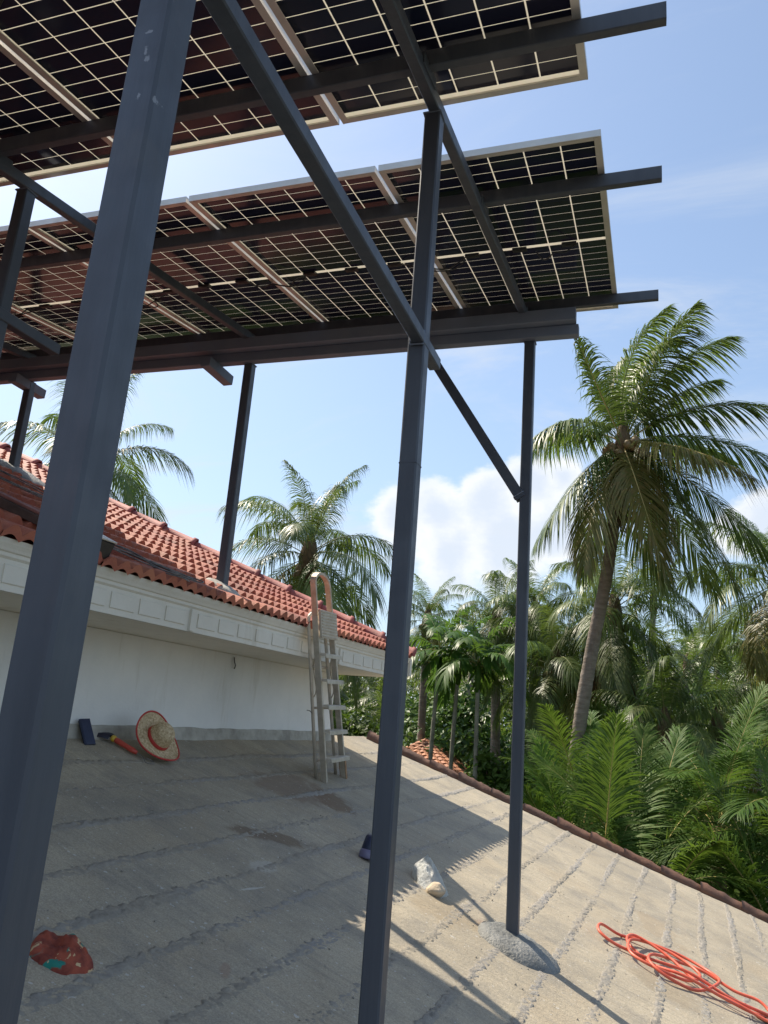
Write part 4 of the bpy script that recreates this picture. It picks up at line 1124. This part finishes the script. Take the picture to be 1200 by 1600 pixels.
def coconut_palm(base, crown, nfr, scale, label, seed, r0=.2, r1=.13, bend=0.6, group='coconut palms in the garden', lo=-55, kind='coco', ndead=0, nnut=6, name='coconut_palm'):
    rng = random.Random(seed); base = Vector(base); crown = Vector(crown)
    t = thing(name, base, label, 'palm tree', group); rel = crown - base
    mid = rel * .5 + Vector((rng.uniform(-1, 1), rng.uniform(-1, 1), 0)) * bend * .5 + Vector((-rel.x, -rel.y, 0)) * .15
    tr = palm_trunk([Vector((0, 0, -.2)), mid, rel - Vector((0, 0, .05))], r0, r1, kind != 'far', 10 if kind != 'far' else 6)
    link('trunk', tr.mesh('trunk', M['trunk'], True), t)
    fb = MB().lathe([(r1 * 1.05, -.75), (r1 * 1.5, -.35), (r1 * 1.6, 0.0), (r1 * 1.1, .35), (.02, .7)], rel, None, 10)
    fb.v = [tuple(Vector(v) + Vector((mnoise.noise((v[0] * 6, v[1] * 6, v[2] * 5)), mnoise.noise((v[0] * 6, v[1] * 6 + 9, v[2] * 5)), 0)) * .08) for v in fb.v]
    link('fibre_sheath', fb.mesh('fibre_sheath', M['fibre'], True), t)
    ms = lib(kind); nl = len(ms)
    for i in range(nfr):
        u = (i + .5) / nfr; idx = min(nl - 1, int(u * nl * .98)); az = i * 2.39996 + rng.uniform(-.25, .25)
        put_frond(ms[min(nl - 1, max(0, idx + rng.choice((-1, 0, 0, 1))))], t, rel + Vector((math.cos(az), math.sin(az), 0)) * r1 * .7 + Vector((0, 0, .35 - .5 * u)), az, scale * rng.uniform(.85, 1.1), rng.uniform(-.25, .25))
    for i in range(ndead):
        put_frond(rng.choice(lib('dead')), t, rel - Vector((0, 0, .35)), rng.uniform(0, 6.28), scale * rng.uniform(.8, 1), 0, 'dry_frond')
    if nnut: nuts(t, rel, nnut, .30, seed)
    return t

def Wp(x, y, z): return Vector((x, y, z + EYE))
def main_palm():
    base = Vector((-2.05, 19.1, 0)); crown = Wp(-.49, 16.73, 6.15)
    t = thing('coconut_palm', base, 'tall coconut palm with curved trunk and wind blown crown right of the far post', 'palm tree', 'coconut palms in the garden')
    rel = crown - base
    pts = [Vector((0, 0, -.2)), Wp(-1.72, 18.6, -2.1) - base, Wp(-1.48, 18.09, .09) - base, Wp(-1.18, 17.75, 1.9) - base, Wp(-.85, 17.3, 3.5) - base, rel]
    link('trunk', palm_trunk(pts, .205, .115, True, 14).mesh('trunk', M['trunk'], True), t)
    fb = MB().lathe([(.13, -.9), (.18, -.45), (.19, -.1), (.13, .3), (.03, .8)], rel, None, 14)
    fb.v = [tuple(Vector(v) + Vector((mnoise.noise((v[0] * 6, v[1] * 6, v[2] * 5)), mnoise.noise((v[0] * 6, v[1] * 6 + 9, v[2] * 5)), 0)) * .09) for v in fb.v]
    link('fibre_sheath', fb.mesh('fibre_sheath', M['fibre'], True), t)
    # fronds in the palm's own frame (x to the right of the road side, y away, z up), metres
    k = 17 / 1221.0; ca, sa = math.cos(R(19.35)), math.sin(R(19.35))
    def loc(dx, dy, dep):
        r_ = dx * .997 + dy * .077; u = -dy * .997 + dx * .077
        r_ *= k; u *= k
        return Vector((r_ * ca - dep * sa, r_ * sa + dep * ca, u))
    F = [  # control, tip (dx, dy in hundredth spans), depth of control / tip, tone
        ((-40, -70), (-82, -150), -.4, -.9, 0), ((-12, -150), (70, -205), -.3, -.8, 0), ((5, -165), (118, -200), .3, .5, 0), ((-5, -135), (45, -190), .9, 1.2, 0), ((60, -135), (160, -150), -.5, -.9, 0),
        ((75, -95), (170, -118), .3, .3, 0), ((95, -75), (213, -45), -.2, -.6, 0), ((90, -40), (205, -10), .9, 1.4, 0), ((120, -25), (222, 70), -.5, -1.0, 0),
        ((95, 45), (196, 185), -.2, -.3, 0), ((60, 60), (125, 245), -.7, -.9, 0), ((75, 40), (150, 230), .6, .9, 0), ((40, 25), (100, 112), -1.5, -2.6, 1), ((-22, 60), (0, 215), -1.2, -1.6, 1), ((10, 70), (50, 225), -.9, -1.0, 0), ((-60, 50), (-92, 205), -.6, -.8, 1),
        ((-70, 30), (-150, 165), -.2, -.3, 0), ((-75, -55), (-148, 5), -.4, -.6, 0), ((-60, -65), (-125, -25), .8, 1.1, 0), ((-30, 60), (-60, 200), .7, .9, 0), ((20, 90), (70, 205), .9, 1.0, 0), ((-10, -90), (-30, -165), .7, 1.0, 0), ((30, -120), (85, -175), -1.0, -1.7, 0)]
    for i, (c, e, d1, d2, tone) in enumerate(F):
        p0 = loc(c[0] * .05, c[1] * .05, 0)
        cur = bez(p0, loc(*c, d1), loc(*e, d2))
        wind = Vector((.42 * ca, .42 * sa, -.9)) if e[1] < 0 else Vector((.12 * ca, .12 * sa, -1))
        ml = M['palm_leaf_old'] if tone else M['palm_leaf']
        me = frond_mesh('frond', cur, 116, .95, .032, wind, 500 + i, ml, M['rachis_yellow'] if tone or i % 3 == 0 else M['rachis'], segs=4, start=.15, gbend=.80, gap=.05)
        o = link('frond', me, t); o.location = rel
    for a in range(5): put_frond(lib('dead')[a % 2], t, rel - Vector((0, 0, .3)), a * 1.3 + .5, .55, 0, 'dry_frond')
    nuts(t, rel, 20, .42, 77, .10)
main_palm()

def stand_alone_palms():
    g = 'coconut palms in the garden'
    coconut_palm((-8.6, 17.6, 0), Wp(-7.80, 16.95, 3.6), 24, .72, 'coconut palm standing behind the red roof, above the step ladder', 11, nnut=4, ndead=2)
    coconut_palm((-12.2, 14.0, 0), Wp(-11.55, 13.3, 4.75), 20, .66, 'coconut palm behind the house roof at far left, beside the near post', 12, nnut=3)
    coconut_palm((3.2, 22.2, 0), Wp(3.05, 21.69, 4.0), 22, .78, 'coconut palm at the right picture edge, crown level with the trunk of the tall one', 13, nnut=6)
    coconut_palm((-7.0, 26.6, 0), Wp(-7.27, 26.07, 3.3), 20, .50, 'small crowned coconut palm just right of the middle post', 14, r0=.17, r1=.12)
    coconut_palm((-4.9, 25.4, 0), Wp(-4.65, 24.82, 3.2), 22, .58, 'bushy coconut palm left of the far right post, behind the slim palms', 15, ndead=2)
    coconut_palm((-3.2, 24.6, 0), Wp(-3.3, 24.0, 3.3), 22, .58, 'coconut palm whose crown stands directly behind the far right post', 16, ndead=2)
    coconut_palm((.5, 23.6, 0), Wp(-.89, 21.77, 3.2), 24, .70, 'leaning coconut palm in deep shade right behind the tall palm', 17, ndead=8, nnut=4)
    coconut_palm((-2.2, 22.9, 0), Wp(-2.45, 22.3, 1.6), 22, .64, 'low crowned coconut palm between the far post and the tall trunk', 18, ndead=3)
    coconut_palm((.34, 21.1, 0), Wp(.34, 20.85, .15), 18, .66, 'short coconut palm with brown heart, right of the leaning trunk', 19, nnut=5, r0=.2)
    coconut_palm((1.7, 22.5, 0), Wp(1.62, 22.31, .3), 18, .68, 'short coconut palm with brown heart, second right of the leaning trunk', 20, nnut=5)
    coconut_palm((3.6, 24.5, 0), Wp(3.5, 24.4, 1.8), 20, .7, 'half height coconut palm below the palm at the right picture edge', 21, nnut=3)
    coconut_palm((-9.6, 21.5, 0), Wp(-9.2, 21.2, 2.2), 20, .6, 'coconut palm half hidden by the hip of the red roof', 22, nnut=2)
    # farther up the slope
    for i, (x, y, z, lb) in enumerate([(-.1, 40, 6.6, 'distant coconut palm seen between the tall trunk and the right edge'), (1.6, 46, 6.2, 'distant coconut palm on the slope left of the right edge palm'), (3.4, 50, 7.2, 'distant coconut palm topping the slope at right'), (5.4, 52, 8.4, 'distant coconut palm near the right edge on the slope'),
                                       (7.2, 56, 8.0, 'distant coconut palm behind the right edge palm'), (2.6, 58, 8.3, 'far small coconut palm on the skyline at right'), (-5.2, 38, 3.9, 'distant coconut palm showing behind the slim palms'), (-8.8, 40, 4.2, 'distant coconut palm showing left of the middle post'), (-2.6, 42, 5.6, 'distant coconut palm behind the tall palm trunk'), (4.6, 42, 4.2, 'distant coconut palm lower on the right slope')]):
        gz = hill_z(x, y); z -= 2.2 * (x > 0); coconut_palm((x, y, max(gz, 0)), Wp(x + .3, y, z), 18, .62, lb, 60 + i, kind='far', nnut=0, group='distant coconut palms')
stand_alone_palms()

def areca(base, top, label, seed, n=9, sc=1.0):
    rng = random.Random(seed); base = Vector(base); top = Vector(top); rel = top - base
    t = thing('areca_palm', base, label, 'palm tree', 'slim areca palms'); ms = lib('areca')
    link('trunk', palm_trunk([Vector((0, 0, -.2)), rel * .5 + Vector((rng.uniform(-.15, .15), 0, 0)), rel], .075, .055, False, 8).mesh('trunk', M['areca_trunk'], True), t)
    link('crown_shaft', MB().tube([rel - Vector((0, 0, .7)), rel - Vector((0, 0, .3)), rel + Vector((0, 0, .1))], [.06, .085, .05], 8).mesh('crown_shaft', M['young_leaf'], True), t)
    for i in range(n):
        az = i * 2.39996 + rng.uniform(-.2, .2); idx = min(9, int((i + .4) / n * 10))
        put_frond(ms[idx], t, rel, az, sc * rng.uniform(.85, 1.1), rng.uniform(-.2, .2))
areca((-5.55, 21.6, 0), Wp(-5.59, 21.57, 1.95), 'slim areca palm, leftmost of the three beside the middle post', 31)
areca((-5.05, 21.85, 0), Wp(-5.08, 21.79, 1.75), 'slim areca palm, middle of the three between the posts', 32, 10)
areca((-4.30, 21.0, 0), Wp(-4.36, 20.99, 1.55), 'slim areca palm, rightmost of the three, nearest the far post', 33, 10)

def young_palm(base, label, seed, n, sc, els=None, az0=0.0, spread=6.28, name='young_palm', stem=.25):
    rng = random.Random(seed); base = Vector(base)
    t = thing(name, base, label, 'palm tree', 'young coconut palms by the slab edge'); ms = lib('young')
    link('trunk', MB().tube([(0, 0, -1.6), (0, 0, -.6), (0, 0, stem)], [.13, .15, .10], 9).mesh('trunk', M['fibre'], True), t)
    for i in range(n):
        az = az0 + spread * i / n + rng.uniform(-.25, .25); idx = rng.randrange(2, len(ms)) if i > 2 else rng.randrange(0, 4)
        put_frond(ms[idx], t, Vector((0, 0, stem * .6)) + Vector((math.cos(az), math.sin(az), 0)) * .07, az, sc * rng.uniform(.8, 1.1), rng.uniform(-.3, .3))
def posed_palm(base, label, seed, dist, fronds, extra=0, llen=1.05):
    """a young palm whose showing leaves are posed one by one: (root, control, tip) as right / up / away in metres"""
    base = Vector(base); t = thing('young_palm', base, label, 'palm tree', 'young coconut palms by the slab edge')
    link('trunk', MB().tube([(0, 0, -1.6), (0, 0, -.6), (0, 0, .2)], [.13, .15, .10], 9).mesh('trunk', M['fibre'], True), t)
    ca, sa = math.cos(R(19.35)), math.sin(R(19.35)); Q = lambda r_, u, d: Vector((r_ * ca - d * sa, r_ * sa + d * ca, u))
    for i, (c, e) in enumerate(fronds):
        me = frond_mesh('frond', bez((0, 0, 0), Q(*c), Q(*e)), 104, llen, .025, (0, 0, -1), seed * 10 + i, M['young_leaf'], M['rachis_yellow'], segs=4, start=.20, gbend=.30, phi0=62, phi1=22, gap=.05)
        link('frond', me, t)
    rng = random.Random(seed); ms = lib('young')
    for i in range(extra): put_frond(ms[rng.randrange(2, len(ms))], t, Vector((0, 0, .1)), 2.4 * i + rng.random(), .8 * rng.uniform(.8, 1.1), rng.uniform(-.3, .3))
    return t
posed_palm(Wp(-.80, 14.5, -2.75), 'young coconut palm with one upright bright frond just beyond the slab edge', 41, 13, [((.05, 1.6, -.1), (.10, 3.05, -.5)), ((-.5, 1.5, .3), (-1.3, 2.3, .6)), ((.5, 1.4, .5), (1.3, 2.1, 1.0)), ((-.7, .9, -.3), (-1.7, .9, -.7)), ((.4, 1.7, .6), (.5, 2.9, 1.4)), ((.6, .8, -.4), (1.4, .5, -1.0))], 3)
posed_palm(Wp(-.15, 15.0, -2.9), 'young coconut palm with arching bright fronds right of the upright one', 42, 13.5, [((.25, 1.9, -.2), (1.55, 2.35, -.5)), ((.9, 1.3, -.1), (2.3, 1.6, -.4)), ((.0, 1.9, .4), (.35, 3.1, .9)), ((-.4, 1.5, .2), (-1.0, 2.5, .5)), ((.9, .6, -.5), (2.0, .2, -1.0)), ((.5, 2.0, .6), (1.2, 3.1, 1.3))], 3)
posed_palm(Wp(1.9, 14.4, -3.3), 'dark young coconut palm filling the lower right corner beyond the slab', 43, 12, [((-.4, 1.6, 0), (-1.7, 2.2, -.2)), ((-.9, 1.0, -.3), (-2.0, 1.1, -.8)), ((.1, 1.8, 0), (-.2, 3.2, .2)), ((.6, 1.6, .2), (1.5, 2.5, .4)), ((-.8, .4, -.4), (-1.9, .2, -.8)), ((-.2, 1.9, .5), (-.8, 3.0, 1.0))], 4)
posed_palm(Wp(-1.35, 15.3, -2.75), 'young coconut palm with drooping fronds between the far post and the bright one', 44, 14, [((-.35, .9, -.3), (-.95, 1.75, -.5)), ((-.7, 1.2, .2), (-1.7, 1.7, .3)), ((-.2, 1.4, .3), (-.5, 2.5, .6)), ((.3, 1.2, .3), (.6, 2.2, .8)), ((-.9, .6, -.2), (-1.9, .5, -.5))], 2)
posed_palm(Wp(.35, 13.5, -2.1), 'low young palm with a pale fan of leaflets just behind the verge tiles', 45, 12, [((.12, .55, -.3), (.25, .75, -.8)), ((-.4, .2, -.2), (-1.2, -.15, -.5)), ((.5, .3, .0), (1.2, .1, .1))], 0, .62)
young_palm(Wp(2.6, 16.2, -2.2), 'young coconut palm rising at the right picture edge', 46, 11, .95)
young_palm(Wp(-7.7, 15.2, -2.4), 'dark young palm under the far corner of the red roof', 47, 12, .85)
young_palm(Wp(-1.2, 17.3, -2.2), 'young palm in front of the tall curved trunk foot', 48, 10, .8)
young_palm(Wp(1.2, 17.6, -1.8), 'young palm behind the arching bright fronds', 49, 11, .85)

def broad_tree(base, h, rad, nl, ls, m, label, seed, group='broadleaf trees and shrubs', trunk=.12, name='broadleaf_tree', squash=.8):
    rng = random.Random(seed); base = Vector(base); t = thing(name, base, label, 'tree', group)
    cl = []
    for i in range(26):
        v = Vector((rng.gauss(0, 1), rng.gauss(0, 1), rng.gauss(0, 1))).normalized() * rng.uniform(.35, 1.0) ** .6
        cl.append((Vector((v.x * rad, v.y * rad, h + v.z * rad * squash)), rad * rng.uniform(.22, .42)))
    tb = MB(); tb.tube(catmull([Vector((0, 0, -.3)), Vector((rng.uniform(-.2, .2), rng.uniform(-.2, .2), h * .45)), Vector((0, 0, h * .9))], 5), [trunk * (1 - .06 * k) for k in range(11)], 7)
    for c, r_ in cl[::2]:
        s0 = Vector((0, 0, h * rng.uniform(.35, .75))); tb.tube(catmull([s0, s0.lerp(c, .5) + Vector((0, 0, .15)), c], 3), [trunk * .4, trunk * .34, trunk * .28, trunk * .22, trunk * .17, trunk * .13, trunk * .08], 5)
    link('trunk', tb.mesh('trunk', M['trunk'], True), t)
    vs = []; fs = []
    for i in range(nl):
        c, r_ = rng.choice(cl); v = Vector((rng.gauss(0, 1), rng.gauss(0, 1), rng.gauss(0, 1))).normalized()
        p = c + v * r_ * rng.random() ** .4
        nn = (v * .6 + Vector((rng.uniform(-.7, .7), rng.uniform(-.7, .7), .7))).normalized(); a = nn.orthogonal().normalized(); a = Matrix.Rotation(rng.uniform(0, 6.28), 3, nn) @ a; a = (a + Vector((0, 0, -.45))).normalized(); b = nn.cross(a).normalized()
        l_ = ls * rng.uniform(.65, 1.25); w = l_ * .27; o = len(vs); nn2 = a.cross(b)
        vs += [tuple(p), tuple(p + a * l_ * .45 + b * w), tuple(p + a * l_ * .5 - nn2 * w * .35), tuple(p + a * l_ * .45 - b * w), tuple(p + a * l_ - nn2 * w * .3)]
        fs += [(o, o + 1, o + 4, o + 2), (o, o + 2, o + 4, o + 3)]
    me = bpy.data.meshes.new('crown'); me.from_pydata(vs, [], fs); me.update(); me.materials.append(m); link('crown', me, t)
BT = [(-8.6, 23.6, 5.6, 1.9, 3200, .22, 'broad_leaf', 'leafy tree seen between the white wall and the middle post'), (-6.6, 29.5, 5.6, 1.9, 3000, .24, 'broad_leaf', 'round green tree behind the small tiled hut'),
      (-4.75, 19.6, 3.2, 1.1, 2600, .20, 'broad_leaf_light', 'bright green shrub in front of the slim areca stems'), (-4.2, 19.2, 3.1, 1.2, 2600, .20, 'broad_leaf_light', 'light green shrub just left of the far post'),
      (-3.6, 22.0, 5.2, 1.7, 3000, .22, 'broad_leaf', 'mid green tree behind the far post'), (-2.8, 18.6, 3.6, 1.2, 2400, .2, 'broad_leaf', 'green shrub right of the far post near the slab edge'),
      (-1.2, 20.6, 4.6, 1.7, 3000, .22, 'broad_leaf_light', 'bright leafy tree around the tall palm trunk'), (.9, 19.4, 4.4, 1.5, 2800, .2, 'broad_leaf', 'leafy tree between the young palms and the short coconut palms'),
      (2.6, 18.6, 5.2, 1.5, 3000, .18, 'broad_leaf_light', 'bright green tree at the right picture edge'), (-9.4, 22.5, 5.6, 2.2, 3400, .24, 'dark_leaf', 'dark tree beyond the far corner of the red roof'),
      (-5.6, 28.0, 6.2, 2.4, 3600, .26, 'dark_leaf', 'dark tree behind the areca palms'), (-2.2, 27.5, 6.6, 2.6, 3800, .26, 'dark_leaf', 'dark tree mass left of the tall palm'), (1.2, 27.5, 6.8, 2.6, 3800, .26, 'dark_leaf', 'dark tree mass right of the tall palm'),
      (4.4, 27.0, 7.0, 2.6, 3800, .26, 'broad_leaf', 'rounded tree on the rise at right'), (-8.6, 29.0, 6.2, 2.5, 3600, .26, 'dark_leaf', 'dark tree far behind the middle post'), (3.9, 20.5, 5.0, 1.8, 3000, .22, 'dark_leaf', 'dark leafy tree below the right edge palm'),
      (-11.5, 19.5, 5.0, 2.4, 3200, .24, 'dark_leaf', 'dark tree hidden mostly by the house roof'), (-7.9, 18.2, 4.4, 1.6, 2800, .22, 'broad_leaf', 'green tree under the far soffit of the house'), (-7.6, 15.6, 3.6, 1.3, 2400, .2, 'broad_leaf', 'shrub beside the white wall corner beyond the slab')]
for i, (x, y, h, r_, nl, ls, mm, lb) in enumerate(BT): broad_tree((x, y, 0), h, r_, nl, ls, M[mm], lb, 700 + i, trunk=.10 + .01 * r_)
def undergrowth():
    rng = random.Random(9); vs = []; fs = []
    for i in range(42000):
        far = i % 3 == 0
        y = rng.uniform(12.2, 24) if not far else rng.uniform(24, 40); x = rng.uniform(-13, 7) * (y / 22 if y > 22 else 1)
        top = 1.6 + 2.2 * mnoise.noise((x * .35, y * .35, 2)) + (.085 * max(0, y - 16)) + 1.2
        if y < 13.6: top = min(top, 2.6)
        z = max(.05, top * rng.random() ** .5) + (max(hill_z(x, y), 0) if y > 30 else 0)
        if -.335 < x / y < -.215 and y < 27.5: z = min(z, 7 - 2.0 * y / 26)   # a clearing in front of the hut
        p = Vector((x, y, z)); nn = Vector((rng.uniform(-1, 1), rng.uniform(-1, 1), .8)).normalized(); a = nn.orthogonal().normalized(); a = Matrix.Rotation(rng.uniform(0, 6.28), 3, nn) @ a; a = (a + Vector((0, 0, -.3))).normalized(); b = nn.cross(a).normalized()
        l_ = rng.uniform(.16, .34) * (1.6 if far else 1); w = l_ * .28; o = len(vs)
        vs += [tuple(p), tuple(p + a * l_ * .45 + b * w), tuple(p + a * l_), tuple(p + a * l_ * .45 - b * w)]; fs.append((o, o + 1, o + 2, o + 3))
    me = bpy.data.meshes.new('undergrowth'); me.from_pydata(vs, [], fs); me.update(); me.materials.append(M['broad_leaf']); tag(link('undergrowth', me), kind='stuff')
undergrowth()
def far_wood():
    """the far slope: many small palm crowns and leaf clumps that read as one mass"""
    rng = random.Random(21); vs = []; fs = []; mi = []
    fm = [(list(me.vertices), list(me.polygons)) for me in lib('far')]
    raw = [([v.co.copy() for v in a], [tuple(p.vertices) for p in b]) for a, b in fm]
    for i in range(170):
        y = rng.uniform(44, 100); x = rng.uniform(-26, 24) * (.6 + y / 90); z = hill_z(x, y) + rng.uniform(3.5, 7.0)
        for k in range(13):
            vv, ff = raw[min(4, int(k / 13 * 5))]; az = k * 2.4 + rng.uniform(-.3, .3); sc = rng.uniform(.8, 1.15); ca, sa = math.cos(az) * sc, math.sin(az) * sc; o = len(vs)
            vs += [(x + v.x * ca - v.y * sa, y + v.x * sa + v.y * ca, z + v.z * sc) for v in vv]; fs += [tuple(q + o for q in f) for f in ff]
    me = bpy.data.meshes.new('far_palm_wood'); me.from_pydata(vs, [], fs); me.update(); me.materials.append(M['palm_leaf']); tag(link('far_palm_wood', me), kind='stuff')
    vs = []; fs = []
    for i in range(36000):
        y = 34 + 62 * rng.random() ** 1.3; x = rng.uniform(-26, 24) * (.6 + y / 90)
        z = hill_z(x, y) + (3.2 + 2.4 * mnoise.noise((x * .25, y * .25, 5))) * rng.random() ** .45
        nn = Vector((rng.uniform(-1, 1), rng.uniform(-1, 1), .9)).normalized(); a = nn.orthogonal().normalized(); a = Matrix.Rotation(rng.uniform(0, 6.28), 3, nn) @ a; b = nn.cross(a); l_ = rng.uniform(.35, .75); o = len(vs); p = Vector((x, y, z))
        vs += [tuple(p), tuple(p + a * l_ * .5 + b * l_ * .3), tuple(p + a * l_), tuple(p + a * l_ * .5 - b * l_ * .3)]; fs.append((o, o + 1, o + 2, o + 3))
    me = bpy.data.meshes.new('far_scrub'); me.from_pydata(vs, [], fs); me.update(); me.materials.append(M['broad_leaf']); tag(link('far_scrub', me), kind='stuff')
far_wood()

# ------------------------------------------------------------------ neighbours in the trees
def hut():
    ap = Wp(-7.1, 26.18, -.55); t = thing('small_hut', (ap.x, ap.y, 0), 'small hut with an orange tiled pyramid roof among the trees beyond the slab', 'hut')
    e = 1.55; zt = ap.z; ze = zt - .95
    w = MB().box((ap.x, ap.y, ze / 2), (e * .82, 0, 0), (0, e * .82, 0), (0, 0, ze / 2)); w.build('wall', M['house_white'], t)
    cs = [Vector((ap.x + a * e, ap.y + b * e, ze)) for a, b in ((-1, -1), (1, -1), (1, 1), (-1, 1))]
    r = MB(); r.add([ap - Vector((0, 0, .03))] + [c - Vector((0, 0, .03)) for c in cs], [(0, 1, 2), (0, 2, 3), (0, 3, 4), (0, 4, 1), (4, 3, 2, 1)]); roof = r.build('roof', M['hut_tile'], t)
    for s in range(4):
        a, b = cs[s], cs[(s + 1) % 4]; rows = 11
        for k in range(rows):
            t0, t1 = k / rows, (k + 1.12) / rows; p, q = a.lerp(ap, t0), b.lerp(ap, t0); p2, q2 = a.lerp(ap, min(t1, 1)), b.lerp(ap, min(t1, 1))
            n = max(1, int((q - p).length / .23)); nr = (b - a).cross(ap - a).normalized()
            for j in range(n):
                u0, u1 = j / n, (j + .93) / n; mid = (u0 + u1) / 2
                m_ = MB(); lo = nr * .03; hi = nr * .005; bu = nr * .03
                m_.add([p.lerp(q, u0) + lo, p.lerp(q, mid) + lo + bu, p.lerp(q, u1) + lo, p2.lerp(q2, u0) + hi, p2.lerp(q2, mid) + hi + bu, p2.lerp(q2, u1) + hi, p.lerp(q, u0), p.lerp(q, u1)],
                       [(0, 1, 4, 3), (1, 2, 5, 4), (6, 7, 2, 1), (6, 1, 0)])
                if s in (0, 1): m_.build('roof_tile', M['hut_tile'], roof)
                else: REST.append(m_)
    mb = MB()
    for m_ in REST: mb.add(m_.v, m_.f)
    tag(mb.build('roof_tile', M['hut_tile'], roof), kind='stuff')
REST = []
hut()
def white_house():
    b = Wp(2.25, 25.1, -.86); t = thing('white_house', (b.x, b.y, 0), 'white pillared house glimpsed through the palms near the right edge', 'house')
    z1 = b.z + .9
    MB().box((b.x + 1.2, b.y + 1.2, z1 / 2), (1.6, 0, 0), (0, .8, 0), (0, 0, z1 / 2)).build('wall', M['house_white'], t)
    MB().box((b.x + 1.1, b.y + .6, z1 + .08), (2.0, 0, 0), (0, 1.7, 0), (0, 0, .08)).build('roof', M['verge'], t)
    for k in range(3):
        p = MB().lathe([(.14, 0), (.14, .15), (.10, .2), (.09, z1 - .2), (.13, z1 - .12), (.13, z1)], (b.x - .5 + .62 * k, b.y - .6, 0), None, 12); p.build('column', M['house_white'], t, True)
white_house()
